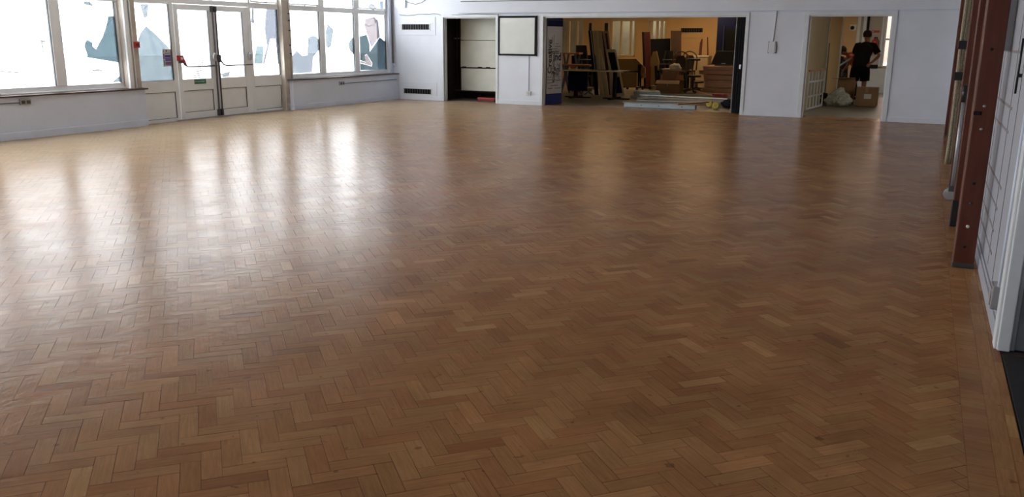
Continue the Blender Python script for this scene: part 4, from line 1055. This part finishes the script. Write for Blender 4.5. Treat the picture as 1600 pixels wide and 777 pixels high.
st('trim_19', B().box(bx_(1064), bx_(1112), YB-.02, YB, bz_(59, 1088)-.012, bz_(59, 1088)+.012), M['creamf'], label='picture rail on the ochre wall')
a = onY(1064, 50.5, YB); c = onY(1098, 44, YB)
t = thing('air_vent', 'long black air vent high on the ochre back wall', 'vent', ((a.x+c.x)/2, YB, a.z)); w = (c.x-a.x)/2; h = c.z-a.z
obj('recess', B().box(-w, w, -.01, 0, 0, h), M['blackm'], t); obj('frame', B().box(-w-.02, w+.02, -.02, 0, h, h+.02).box(-w-.02, w+.02, -.02, 0, -.02, 0), M['creamf'], t)
for i in range(9): obj('slat', B().box(-w+(i+.5)*w*2/9-.006, -w+(i+.5)*w*2/9+.006, -.018, -.01, 0, h), M['dsteel'], t)
# wooden stage blocks
YS = 25.7
t_ = []
for i, (pxl, yt, yb, lab) in enumerate(((1099, 103, 109, 'top'), (1093.5, 109, 115.5, 'second'), (1100, 116.5, 124.5, 'third'), (1101, 125, 136, 'fourth'), (1098, 136.5, 143.5, 'lowest'))):
    a = onY(pxl, yt, YS); c = onY(1153, yt, YS); zb = onY(pxl, yb, YS).z if i < 4 else 0
    t = thing('stage_block', 'varnished wooden stage block, %s in the stack at the right of the back room' % lab, 'stage block', ((a.x+c.x)/2, YS-.05*(i == 1), zb), 0, 'stacked wooden stage blocks'); w = (c.x-a.x)/2
    obj('deck', B().box(-w-.02, w, -.02, 1.0, a.z-zb-.04, a.z-zb-.005), M['stagew'], t, bevel=.005); obj('front_board', B().box(-w, w, 0, .98, 0, a.z-zb-.04), M['stagew'], t)
# dark boards at the right
a = onY(1117, 103, 26.9); c = onY(1162, 26, 26.9)
t = thing('navy_board', 'large dark navy board standing behind the stage blocks', 'board', ((a.x+c.x)/2, 26.9, 0)); w = (c.x-a.x)/2
obj('board', B().box(-w, w, 0, .08, 0, c.z+.1), M['navy'], t); obj('inner_board', B().box(-w+.28, w, -.03, 0, .9, c.z-.36), M['blackm'], t)
obj('pale_strip', B().box(-w+.2, -w+.225, -.02, 0, onY(1124, 80, 26.9).z, onY(1124, 40, 26.9).z), M['dsteel'], t)
a = onY(1110, 102.5, 26.0); c = onY(1152, 80, 26.0)
t = thing('television', 'black television lying back on the top stage block', 'television', ((a.x+c.x)/2, 26.0, a.z)); w = (c.x-a.x)/2; h = c.z-a.z
obj('screen', B().prism([(-w, 0, .03), (w, 0, .03), (w, .15, h), (-w+.12, .15, h)], (0, .05, 0)), M['black'], t, bevel=.01); obj('stand', B().box(-.25, .25, -.05, .2, 0, .03), M['black'], t)
obj('maker_badge', B().box(-.06, .06, -.004, .003, .06, .075), M['steel'], t)
# folded black partition at the right jamb
p = onZ(1155, 180); px_ = (bgR)
t = thing('folding_partition', 'black folding partition stacked against the right side of the wide opening', 'partition', FM @ Vector((bgR-.02, .16, 0)), FA)
for i in range(4):
    obj('leaf', B().box(-.055*(i+1)+.006, -.055*i-.004, .0+.02*i, .62+.02*i, .015, 1.985), M['blackm'], t, bevel=.006)
obj('edge_channel', B().box(-.236, -.221, .05, .09, .015, 1.985), M['greyw'], t)
obj('lock_plate', B().box(-.10, -.06, -.012, .0, .93, 1.02).tube([(-.08, -.012, .96), (-.08, -.04, .96)], .012, 8), M['steel'], t)

# cardboard boxes
def carton(name, label, px0, px1, ytop, ybot, rz=0, depth=None, flaps=(), tape=True, m_='card', group=None, z0=None, Y0=None):
    if Y0 is None: g_ = onZ((px0+px1)/2, ybot); Y0 = g_.y; z0 = 0
    a = onY(px0, ytop, Y0); c = onY(px1, ytop, Y0); w = (c.x-a.x)/2; d = depth or 2*w*.8; h = onY((px0+px1)/2, ytop, Y0).z - z0
    t = thing(name, label, 'box', ((a.x+c.x)/2, Y0, z0), R(rz), group)
    th = .008
    if flaps:
        b = B().box(-w, w, 0, th, 0, h).box(-w, w, d-th, d, 0, h).box(-w, -w+th, th, d-th, 0, h).box(w-th, w, th, d-th, 0, h).box(-w+th, w-th, th, d-th, 0, th)
        obj('carton', b, M[m_], t)
        for f in flaps:
            if f == 'f': obj('flap', B().prism([(-w, 0, h), (w, 0, h), (w+.0, -.13, h-.09), (-w+.0, -.13, h-.09)], (0, 0, .006)), M['cardin'], t)
            if f == 'fu': obj('flap', B().prism([(-w, 0, h), (w, 0, h), (w-.02, -.15, h+.04), (-w+.02, -.15, h+.04)], (0, 0, .006)), M['cardin'], t)
            if f == 'l': obj('flap', B().prism([(-w, 0, h), (-w, d, h), (-w-.15, d, h+.01), (-w-.15, 0, h+.01)], (0, 0, .006)), M['cardin'], t)
            if f == 'r': obj('flap', B().prism([(w, 0, h), (w, d, h), (w+.12, d, h+.03), (w+.12, 0, h+.03)], (0, 0, .006)), M['cardin'], t)
            if f == 'b': obj('flap', B().prism([(-w, d, h), (w, d, h), (w, d+.04, h+.14), (-w, d+.04, h+.14)], (0, .006, 0)), M['cardin'], t)
    else:
        obj('carton', B().box(-w, w, 0, d, 0, h), M[m_], t, bevel=.006)
        obj('lid_seam', B().box(-w-.003, w+.003, d/2-.035, d/2+.035, h, h+.003).box(-.035, .035, -.003, 0, h*.72, h) if tape else B().box(-w, w, d/2-.004, d/2+.004, h, h+.002), M['tape'], t)
    return t, w, d, h
g = 'cardboard boxes'
t, w, d, h = carton('cardboard_box', 'large brown cardboard box with open flaps in the wide opening', 1026, 1062, 126, 145.5, 4, flaps=('f', 'r', 'b'), m_='card')
obj('hand_mark', B().box(-.02, .0, -.003, 0, h*.55, h*.8), M['label'], t)
Yb = t.location.y
t2, w2, d2, h2 = carton('cardboard_box', 'small brown cardboard box on top of the large one with a white cloth', 1035.5, 1056, 110.5, 122, -3, Y0=Yb+.12, z0=h+.008, tape=False)
def lump(name, r_, c, m_, parent, seed, amp=.25, sub=3):
    bm = bmesh.new(); bmesh.ops.create_icosphere(bm, subdivisions=sub, radius=1)
    from mathutils import noise
    for v in bm.verts:
        n_ = noise.fractal(v.co*1.7+Vector((seed, seed*2, 0)), .8, 2, 3); v.co = v.co*(1+amp*n_); v.co = Vector((v.co.x*r_[0], v.co.y*r_[1], max(v.co.z, -.75)*r_[2]))+Vector(c)
    me = bpy.data.meshes.new(name); bm.to_mesh(me); bm.free(); me.materials.append(M[m_])
    for f in me.polygons: f.use_smooth = True
    o = bpy.data.objects.new(name, me); C.objects.link(o)
    if parent: o.parent = parent
    return o
zt2 = t2.location.z+h2
cl = thing('white_cloth', 'crumpled white cloth on the small cardboard box', 'cloth', (t2.location.x+.08, Yb+.28, zt2))
lump('cloth_heap', (.17, .16, .12), (.05, 0, .085), 'cloth', cl, 3.1); lump('cloth_tail', (.17, .12, .03), (-.17, -.02, .03), 'cloth', cl, 5.2, .15)
# small grey bucket
p = onZ(1021, 142)
t = thing('grey_tub', 'small grey tub left of the large cardboard box', 'tub', (p.x, p.y, 0)); obj('tub_body', B().lathe([(.06, 0), (.08, .15), (.085, .16), (.075, .16)], 14), M['greyw'], t, smooth=True); obj('handle', B().tube([(-.08, 0, .14), (-.05, 0, .2), (.05, 0, .2), (.08, 0, .14)], .006, 6), M['dsteel'], t)

# pile of strips and panels on the floor of the wide opening
pile = [
 ('pale_panel', 'long pale blue grey panel lying nearest the hall in front of the strip pile', 'panel', (975, 163.5), (1086, 168.0), .05, .16, .09, 'bluegrey'),
 ('metal_strip', 'thin grey strip lying directly behind the pale panel', 'strip', (973, 159.2), (1060, 161.5), .03, .05, .03, 'alu'),
 ('metal_strip', 'long grey strip running the full width of the pile at the back', 'strip', (1000, 150.5), (1141, 158), .14, .07, .03, 'greyw'),
 ('metal_strip', 'grey white strip on top of the pile below the large cardboard box', 'strip', (1000, 147.5), (1137, 154.0), .20, .08, .025, 'alu'),
 ('metal_strip', 'short grey strip at the left end of the pile top', 'strip', (996, 153.5), (1042, 154.5), .13, .10, .02, 'greyw'),
 ('metal_strip', 'mid grey strip under the top strips of the pile', 'strip', (994, 156.0), (1128, 160.0), .08, .07, .03, 'alu'),
 ('metal_strip', 'dull strip near the ground at the right half of the pile', 'strip', (1040, 160), (1132, 162.5), .03, .06, .03, 'greyw'),
 ('timber_batten', 'brown timber batten lying across the right of the pale panel', 'batten', (1060, 162.5), (1108, 158.8), .14, .05, .03, 'benchw'),
 ('timber_batten', 'pale timber batten at the right end of the pale panel', 'batten', (1080, 163.6), (1106, 162.6), .06, .05, .03, 'creamf'),
 ('timber_batten', 'brown batten slanting from the stools down to the red box', 'batten', (1078, 138.5), (1113, 149.5), .10, .05, .03, 'stagew'),
 ('metal_strip', 'grey strip lying at the far back of the pile near the red box', 'strip', (1030, 147), (1120, 150), .03, .06, .03, 'greyw'),
]
for nm, lab, cat, p0, p1, z, w, h, mm in pile:
    a = onZ(*p0, z); c = onZ(*p1, z); t = thing(nm, lab, cat, (a.x, a.y, max(0, z-h)), 0, 'strips and battens piled in the wide opening')
    d = c-a; dd = Vector((d.x, d.y, 0)); nn = Vector((-dd.y, dd.x, 0)).normalized()
    obj('length', B().prism([(0, 0, 0), tuple(dd), tuple(dd+nn*w), tuple(nn*w)], (0, 0, h)), M[mm], t, bevel=.004)
    if nm == 'pale_panel':
        for k in (.25, .5, .82): obj('fixing', B().box(dd.x*k-.015, dd.x*k+.015, dd.y*k-.006, dd.y*k, .04, .06), M['dsteel'], t)
def tray(lab, px0, px1, yb, zt, d, mm, zb=.0):
    a = onZ(px0, yb, zb); c = onZ(px1, yb, zb); rz_, w = along(a, c)
    t = thing('flat_pack_board', lab, 'board', (a.x, a.y, zb), rz_, 'flat boards stacked at the left of the strip pile'); obj('sheet', B().box(0, w, 0, d, 0, zt), M[mm], t, bevel=.004)
tray('lowest grey board stacked at the left end of the strip pile', 995, 1032, 155.5, .07, .7, 'greyw', .0)
tray('middle blue grey board stacked at the left end of the strip pile', 999, 1032, 150.5, .10, .6, 'bluegrey', .075)
tray('top cream board stacked at the left end of the strip pile', 1000, 1031, 144, .03, .5, 'cream', .18)
p = onZ(1016, 142, .21)
t = thing('tape_measure', 'yellow label strip lying on the top cream board', 'strip', (p.x, p.y, .209)); obj('yellow_strip', B().box(-.0, .13, -.03, .03, 0, .03), M['yellow'], t, bevel=.004)
# red tool box, yellow rolls, black bag
p = onZ(1123, 152)
t = thing('red_case', 'flat red plastic case on the floor before the stage blocks', 'case', (p.x, p.y, 0)); obj('case_body', B().box(-.19, .19, 0, .25, 0, .09), M['red'], t, bevel=.015); obj('handle', B().tube([(-.06, -.0, .06), (-.06, -.03, .06), (.06, -.03, .06), (.06, -.0, .06)], .008, 6), M['dred'], t)
for (px, py, lab) in ((1109, 167.5, 'yellow tape roll at the right end of the pale panel'), (1119, 170.5, 'yellow tape roll nearest the black folding partition')):
    p = onZ(px, py)
    t = thing('tape_roll', lab, 'tape roll', (p.x, p.y, 0), 0, 'yellow tape rolls'); obj('roll', B().lathe([(.03, 0), (.075, 0), (.08, .03), (.075, .07), (.03, .07), (.028, .035)], 18, Matrix.Translation((0, 0, .075)) @ Matrix.Rotation(R(80), 4, 'X')), M['yellow'], t, smooth=True); obj('core', B().lathe([(.025, -.001), (.03, -.001), (.03, .071), (.025, .071)], 14, Matrix.Translation((0, 0, .075)) @ Matrix.Rotation(R(80), 4, 'X')), M['cardin'], t)
p = onZ(1136, 167.5)
t = thing('black_bag', 'slumped black bag beside the yellow tape rolls', 'bag', (p.x+.06, p.y, 0)); lump('bag_body', (.2, .14, .10), (0, 0, .075), 'blackm', t, 8.8); obj('strap', B().tube([(-.12, 0, .13), (-.04, -.05, .19), (.08, -.03, .17), (.14, 0, .12)], .01, 6), M['black'], t)
p = onZ(1141, 160)
t = thing('grey_offcut', 'pale offcut block beside the partition', 'block', (p.x, p.y, 0)); obj('block_body', B().box(-.08, .08, -.05, .06, 0, .10), M['greyw'], t, bevel=.01); obj('nail', B().tube([(0, 0, .1), (0, 0, .13)], .004, 6), M['steel'], t)

# ------------------------------------------------------------------ THINGS BEYOND THE RIGHT DOORWAY
A = onZ(1259.5, 173); Bq = onZ(1283.5, 166.3); rz, wd = along(A, Bq); zt = onY(1284, 106.5, Bq.y).z
t = thing('bar_guard', 'white barred guard with a wooden top rail leaning inside the right doorway', 'guard', A, rz)
for z in (.03, .30, .62): obj('rail', B().box(0, wd, -.01, .02, z-.02, z+.02), M['white'], t, bevel=.003)
for k in range(6): obj('bar', B().box(wd*k/5-.018, wd*k/5+.018, -.012, .012, .03, zt-.03), M['white'], t, bevel=.003)
obj('top_rail', B().box(-.06, wd+.06, -.025, .03, zt-.04, zt), M['benchw'], t, bevel=.008)['label'] = 'brown wooden top rail'
t = thing('plastic_sheet', 'crumpled white plastic sheet behind the barred guard', 'sheet', (A.x+.02, (A.y+Bq.y)/2+.05, 0), rz)
lump('sheet_heap', (.35, .04, .42), (.1, .12, .33), 'tubew', t, 2.2, .3); lump('sheet_corner', (.12, .05, .16), (-.25, .12, .5), 'cloth', t, 4.2, .2)
p = onZ(1303, 165.5)
t = thing('bubble_wrap', 'heap of crumpled bubble wrap beside the open cardboard box', 'bubble wrap', (p.x, p.y+.1, 0))
lump('wrap_heap', (.27, .22, .22), (.07, .05, .15), 'bubble', t, 1.7, .45, 4); lump('wrap_heap', (.2, .2, .14), (.15, -.02, .1), 'bubble', t, 7.7, .5, 4)
p = onZ(1287, 162.5)
t = thing('dark_bundle', 'small dark and pink bundle between the guard and bubble wrap', 'bundle', (p.x, p.y, 0)); lump('bundle_top', (.10, .09, .08), (0, .05, .19), 'blackm', t, 2.9, .2); lump('bundle_base', (.12, .1, .09), (.02, .03, .07), 'dred', t, 6.1, .2)
t, w, d, h = carton('cardboard_box', 'tall open cardboard box with a flap folded left, beside the bubble wrap', 1309.5, 1337, 124, 163.5, 5, flaps=('l', 'fu'), depth=.45)
t, w, d, h = carton('cardboard_box', 'closed cardboard box with a white label in the right doorway', 1338.5, 1371.5, 137, 166.5, -2, depth=.45)
obj('address_label', B().box(-.05, .11, -.003, 0, h*.40, h*.66), M['label'], t); obj('top_flap', B().box(-w, w, .0, .2, h+.003, h+.01), M['cardin'], t)

# wall fittings
def onwall(px0, py0, px1, py1, Y0): a = onY(px0, py1, Y0); c = onY(px1, py0, Y0); return a, c
a, c = onwall(1291, 44, 1298, 50.5, YB)
t = thing('wall_speaker', 'small black speaker on the ochre wall above the black cabinet', 'speaker', ((a.x+c.x)/2, YB, a.z)); w = (c.x-a.x)/2; obj('case_body', B().box(-w, w, -.12, 0, 0, c.z-a.z), M['black'], t, bevel=.01); obj('grille', B().box(-w+.02, w-.02, -.13, -.12, .02, c.z-a.z-.02), M['dsteel'], t)
a, c = onwall(1285, 69, 1295.5, 140, 27.6)
t = thing('black_cabinet', 'tall black cabinet seen past the white corner strip', 'cabinet', ((a.x+c.x)/2, 27.6, 0)); w = (c.x-a.x)/2; obj('body', B().box(-w, w, 0, .5, 0, c.z), M['black'], t, bevel=.008); obj('top_plate', B().box(-w-.01, w+.01, -.01, .5, c.z, c.z+.03), M['dsteel'], t); obj('door', B().box(-w+.02, w-.02, -.012, 0, .05, c.z-.04), M['blackm'], t)
a, c = onwall(1327.5, 38.5, 1338.5, 47.5, YB)
t = thing('wall_camera', 'white wall plate with a black dome beside the white uprights', 'camera', ((a.x+c.x)/2, YB, a.z)); w = (c.x-a.x)/2; h = c.z-a.z; obj('plate', B().box(-w, w, -.01, 0, 0, h), M['white'], t, bevel=.003); obj('dome', B().lathe([(.06, 0), (.05, .04), (.02, .06)], 14, Matrix.Translation((-.02, -.01, h*.45)) @ Matrix.Rotation(R(90), 4, 'X')), M['black'], t, smooth=True)
a, c = onwall(1361.5, 47.5, 1374.5, 51, YB)
t = thing('fire_sign', 'red sign with a white arrow on the pale wall right of the man', 'sign', ((a.x+c.x)/2, YB, a.z)); w = (c.x-a.x)/2; h = c.z-a.z
obj('plate', B().box(-w, w, -.008, 0, 0, h), M['red'], t); obj('arrow', B().prism([(-w+.02, -.010, h/2), (-w+.06, -.010, h*.85), (-w+.06, -.010, h*.15)], (0, .002, 0)), M['paper'], t)
a, c = onwall(1363, 60, 1369.5, 82, YB-.1)
t = thing('fire_extinguisher', 'dark red fire extinguisher on the wall behind the man', 'extinguisher', ((a.x+c.x)/2, YB-.12, a.z)); h = c.z-a.z
obj('cylinder_body', B().lathe([(.06, 0), (.085, .02), (.085, h*.8), (.05, h*.92), (.025, h*.95), (.025, h)], 16), M['red'], t, smooth=True); obj('valve', B().box(-.03, .07, -.02, .02, h, h+.04), M['black'], t); obj('hose', B().tube([(.05, 0, h), (.11, -.02, h*.8), (.10, -.02, h*.3)], .012, 6), M['black'], t, smooth=True)
obj('bracket', B().box(-.04, .04, .08, .12, h*.4, h*.5), M['dsteel'], t)
# black spotted rack and tube
a = onY(1309, 90, 25.2); c = onY(1327, 90, 25.2)
t = thing('spotted_bag', 'tall black bag with white flecks in front of the bent person', 'bag', ((a.x+c.x)/2-.0, 25.2, 0)); w = (c.x-a.x)/2
obj('bag_body', B().prism([(-w, 0, 0), (w, 0, 0), (w*.9, 0, a.z*.98), (-w*.7, 0, a.z+.05)], (0, .25, 0)), M['speck'], t, bevel=.02)
fl = B(); r7 = random.Random(9)
for i in range(90):
    x = r7.uniform(-w*.85, w*.85); z = r7.uniform(.1, a.z*.95); s_ = r7.uniform(.004, .013); fl.box(x-s_*.5, x+s_*.5, -.004, 0, z-s_, z+s_)
obj('white_flecks', fl, M['label'], t)
a = onY(1310.5, 103.5, 24.2); c = onY(1330, 91, 24.2)
t = thing('lamp_tube', 'white lamp tube held slanting by the bent person', 'tube', a); obj('tube_glass', B().tube([(0, 0, 0), (c.x-a.x, 0, c.z-a.z)], .024, 10), M['tubew'], t, smooth=True); obj('end_cap', B().tube([(c.x-a.x, 0, c.z-a.z), ((c.x-a.x)*1.05, 0, (c.z-a.z)*1.05)], .024, 10), M['steel'], t)

# ------------------------------------------------------------------ PEOPLE
def skin(name, J, E, m_, parent, sub=1, root=None):
    ks = list(J); bm = bmesh.new(); lay = bm.verts.layers.skin.verify(); vs = {}
    for k in ks:
        v = bm.verts.new(J[k][:3]); r_ = J[k][3]; v[lay].radius = (r_, J[k][4] if len(J[k]) > 4 else r_); vs[k] = v; v[lay].use_root = (k == (root or ks[0]))
    for a_, b_ in E: bm.edges.new((vs[a_], vs[b_]))
    me = bpy.data.meshes.new(name); bm.to_mesh(me); bm.free()
    o = bpy.data.objects.new(name, me); C.objects.link(o)
    k = o.modifiers.new('skin', 'SKIN'); k.use_smooth_shade = True; k.branch_smoothing = .3
    k2 = o.modifiers.new('sub', 'SUBSURF'); k2.levels = sub+1; k2.render_levels = sub+1
    dg = bpy.context.evaluated_depsgraph_get(); m2 = bpy.data.meshes.new_from_object(o.evaluated_get(dg)); bpy.data.objects.remove(o)
    m2.materials.clear(); m2.materials.append(m_)
    for f in m2.polygons: f.use_smooth = True
    o = bpy.data.objects.new(name, m2); C.objects.link(o); o.parent = parent; return o
def hand(J, E, w, d, s, spread):
    """five chained fingers rooted in the palm: w wrist name, d finger direction, s side vector"""
    wv = Vector(J[w][:3]); d = Vector(d).normalized(); s = Vector(s).normalized(); cr = d.cross(s)
    J['palm_'+w] = (*(wv+d*.05), .030, .022); E.append((w, 'palm_'+w))
    for k, (off, ln) in enumerate(((-.030, .065), (-.010, .075), (.010, .072), (.028, .058))):
        b0 = wv+d*.085+s*off; b1 = b0+d*ln*.5+cr*.010; b2 = b0+d*ln*.85+cr*.035
        for j, b_ in enumerate((b0, b1, b2)): J['f%s%d%d' % (w, k, j)] = (*b_, .0095-.001*j)
        E += [('palm_'+w, 'f%s%d0' % (w, k)), ('f%s%d0' % (w, k), 'f%s%d1' % (w, k)), ('f%s%d1' % (w, k), 'f%s%d2' % (w, k))]
    t0 = wv+d*.03-s*.035; t1 = wv+d*.065-s*.060
    J['t0'+w] = (*t0, .013); J['t1'+w] = (*t1, .010); E += [('palm_'+w, 't0'+w), ('t0'+w, 't1'+w)]
YM = 23.35; mx = onY(1347, 100, YM).x
man = thing('person', 'standing person in charcoal t-shirt and black shorts seen from behind, hand on hip', 'person', (mx, YM, 0))
J = dict(pelvis=(-.03, 0, .94, .11, .10), spine=(-.01, .0, 1.14, .11, .10), chest=(.03, .01, 1.33, .15, .12), neckb=(.06, .02, 1.47, .065), neck=(.06, .04, 1.53, .055), head=(.055, .07, 1.63, .088, .098), crown=(.05, .07, 1.70, .075, .08),
         shR=(.21, .01, 1.41, .062), elR=(.385, -.03, 1.17, .043), wrR=(.225, -.10, 1.0, .030),
         shL=(-.14, .04, 1.41, .062), elL=(-.20, .19, 1.18, .043), wrL=(-.13, .40, 1.10, .030),
         hpR=(.08, 0, .90, .10), knR=(.09, .03, .50, .060), caR=(.09, .0, .36, .058), anR=(.09, .01, .09, .038), toR=(.11, .15, .045, .035), hlR=(.09, -.03, .04, .034),
         hpL=(-.13, 0, .90, .10), knL=(-.15, .03, .50, .060), caL=(-.15, .0, .36, .058), anL=(-.15, .01, .09, .038), toL=(-.17, .15, .045, .035), hlL=(-.15, -.03, .04, .034))
E_ = [('pelvis', 'spine'), ('spine', 'chest'), ('chest', 'neckb'), ('neckb', 'neck'), ('neck', 'head'), ('head', 'crown'), ('chest', 'shR'), ('shR', 'elR'), ('elR', 'wrR'), ('chest', 'shL'), ('shL', 'elL'), ('elL', 'wrL'),
      ('pelvis', 'hpR'), ('hpR', 'knR'), ('knR', 'caR'), ('caR', 'anR'), ('anR', 'toR'), ('anR', 'hlR'), ('pelvis', 'hpL'), ('hpL', 'knL'), ('knL', 'caL'), ('caL', 'anL'), ('anL', 'toL'), ('anL', 'hlL')]
hand(J, E_, 'wrR', (-.55, -.1, -.5), (.3, .0, -.6), 1); hand(J, E_, 'wrL', (.3, .6, -.3), (.6, -.2, 0), 1)
skin('body', J, E_, M['skin'], man)
def loft(b, rings, n=20):
    vs = []; fs = []
    for (x, y, z, rx, ry) in rings:
        for k in range(n):
            a_ = 2*math.pi*k/n; f = 1+.025*math.sin(5*a_+z*9)
            vs.append((x+rx*f*math.cos(a_), y+ry*f*math.sin(a_), z+.006*math.sin(3*a_)))
    for i in range(len(rings)-1):
        for k in range(n): fs.append((i*n+k, i*n+(k+1) % n, (i+1)*n+(k+1) % n, (i+1)*n+k))
    fs += [tuple(range(n))[::-1], tuple((len(rings)-1)*n+k for k in range(n))]
    return b.add(vs, fs)
b = loft(B(), [(-.03, 0, .91, .205, .15), (-.03, 0, .98, .200, .15), (-.015, 0, 1.10, .190, .145), (.015, .0, 1.24, .205, .145), (.03, .01, 1.34, .225, .145), (.035, .01, 1.42, .215, .12), (.05, .015, 1.465, .13, .09), (.058, .02, 1.495, .07, .068)])
b.tube([(.14, .01, 1.42), (.215, .01, 1.405), (.285, -.005, 1.31), (.335, -.015, 1.225)], [.07, .082, .078, .080], 12); b.tube([(-.07, .03, 1.42), (-.145, .04, 1.405), (-.18, .09, 1.31), (-.195, .14, 1.235)], [.07, .082, .078, .078], 12)
obj('t_shirt', b, M['shirt'], man, smooth=True)
b = loft(B(), [(-.03, 0, .80, .20, .145), (-.03, 0, .90, .205, .15), (-.03, 0, .99, .195, .145)])
b.tube([(.065, 0, .88), (.08, .005, .75), (.095, .02, .55)], [.12, .125, .118], 14); b.tube([(-.125, 0, .88), (-.14, .005, .75), (-.155, .02, .55)], [.12, .125, .118], 14)
obj('shorts', b, M['shorts'], man, smooth=True)
lump('hair', (.104, .112, .105), (.052, .062, 1.685), 'hair', man, 1.3, .05)
for sx in (-1, 1): lump('ear', (.014, .022, .032), (.055+sx*.094, .07, 1.63), 'skin', man, 1.0, .05, 2)
lump('nose', (.016, .022, .024), (.05, .175, 1.62), 'skin', man, 1.1, .05, 2)
for sx in (-1, 1): lump('eye', (.012, .008, .008), (.052+sx*.033, .162, 1.655), 'paper', man, 1.1, .02, 2)
lump('mouth', (.024, .008, .007), (.05, .158, 1.575), 'dred', man, 1.1, .02, 2)
for sx in (.1, -.16): obj('shoe', B().prism([(sx-.05, -.09, 0), (sx+.05, -.09, 0), (sx+.06, .12, 0), (sx+.03, .21, 0), (sx-.03, .21, 0), (sx-.055, .12, 0)], (0, 0, .075)), M['black'], man, bevel=.02)

YP = 24.7; bx0 = onY(1330, 90, YP).x; zS = onY(1328, 84, YP).z
per = thing('person', 'bent over person with dark hair in an orange shirt, half hidden behind the standing man', 'person', (bx0, YP, 0))
kx = 22.9/1330
J = dict(pelvis=(.20, .05, .86, .12, .10), spine=(.12, .02, .98, .12, .10), chest=(.0, -.02, 1.10, .13, .11), neckb=(-.09, -.05, 1.17, .06), neck=(-.13, -.06, 1.20, .052), head=(-.20, -.08, 1.22, .080, .09), crown=(-.24, -.08, 1.29, .07),
         shR=(-.02, .13, 1.12, .055), elR=(-.08, .15, .88, .04), wrR=(-.16, .05, .75, .028), shL=(-.02, -.17, 1.12, .055), elL=(-.02, -.24, .92, .04), wrL=(-.04, -.38, 1.0, .028),
         hpR=(.20, .14, .84, .09), knR=(.10, .16, .45, .058), anR=(.20, .16, .08, .036), toR=(.06, .16, .04, .034), hpL=(.20, -.06, .84, .09), knL=(.10, -.08, .45, .058), anL=(.20, -.08, .08, .036), toL=(.06, -.08, .04, .034))
E_ = [('pelvis', 'spine'), ('spine', 'chest'), ('chest', 'neckb'), ('neckb', 'neck'), ('neck', 'head'), ('head', 'crown'), ('chest', 'shR'), ('shR', 'elR'), ('elR', 'wrR'), ('chest', 'shL'), ('shL', 'elL'), ('elL', 'wrL'), ('pelvis', 'hpR'), ('hpR', 'knR'), ('knR', 'anR'), ('anR', 'toR'), ('pelvis', 'hpL'), ('hpL', 'knL'), ('knL', 'anL'), ('anL', 'toL')]
hand(J, E_, 'wrR', (-.3, -.1, -.7), (.2, .8, 0), 1); hand(J, E_, 'wrL', (-.3, -.3, .3), (.3, .2, .6), 1)
skin('body', J, E_, M['skin'], per)
b = B().tube([(.21, .05, .86), (.18, .05, .92), (.11, .01, 1.0), (.0, -.02, 1.10), (-.06, -.04, 1.155), (-.09, -.05, 1.175)], [.15, .155, .155, .165, .11, .06], 16)
b.tube([(.0, .08, 1.12), (-.03, .14, 1.1), (-.055, .15, .98)], [.07, .075, .07], 12).tube([(.0, -.12, 1.12), (-.03, -.18, 1.1), (-.03, -.215, 1.0)], [.07, .075, .07], 12)
obj('orange_shirt', b, M['osh'], per, smooth=True)
b = B().tube([(.23, .05, .74), (.21, .05, .84), (.19, .05, .91)], [.13, .16, .155], 16)
b.tube([(.20, .14, .84), (.10, .16, .46), (.19, .16, .10)], [.105, .085, .075], 12).tube([(.20, -.06, .84), (.10, -.08, .46), (.19, -.08, .10)], [.105, .085, .075], 12)
obj('trousers', b, M['shorts'], per, smooth=True)
lump('hair', (.095, .10, .10), (-.215, -.08, 1.29), 'hair', per, 1.9, .06)
lump('nose', (.02, .014, .02), (-.295, -.09, 1.20), 'skin', per, 1.1, .05, 2)
lump('ear', (.02, .012, .028), (-.19, -.175, 1.22), 'skin', per, 1.1, .05, 2)
for y_ in (.16, -.08): obj('shoe', B().prism([(.26, y_-.05, 0), (.26, y_+.05, 0), (.04, y_+.05, 0), (-.02, y_+.02, 0), (-.02, y_-.02, 0), (.04, y_-.05, 0)], (0, 0, .07)), M['black'], per, bevel=.015)
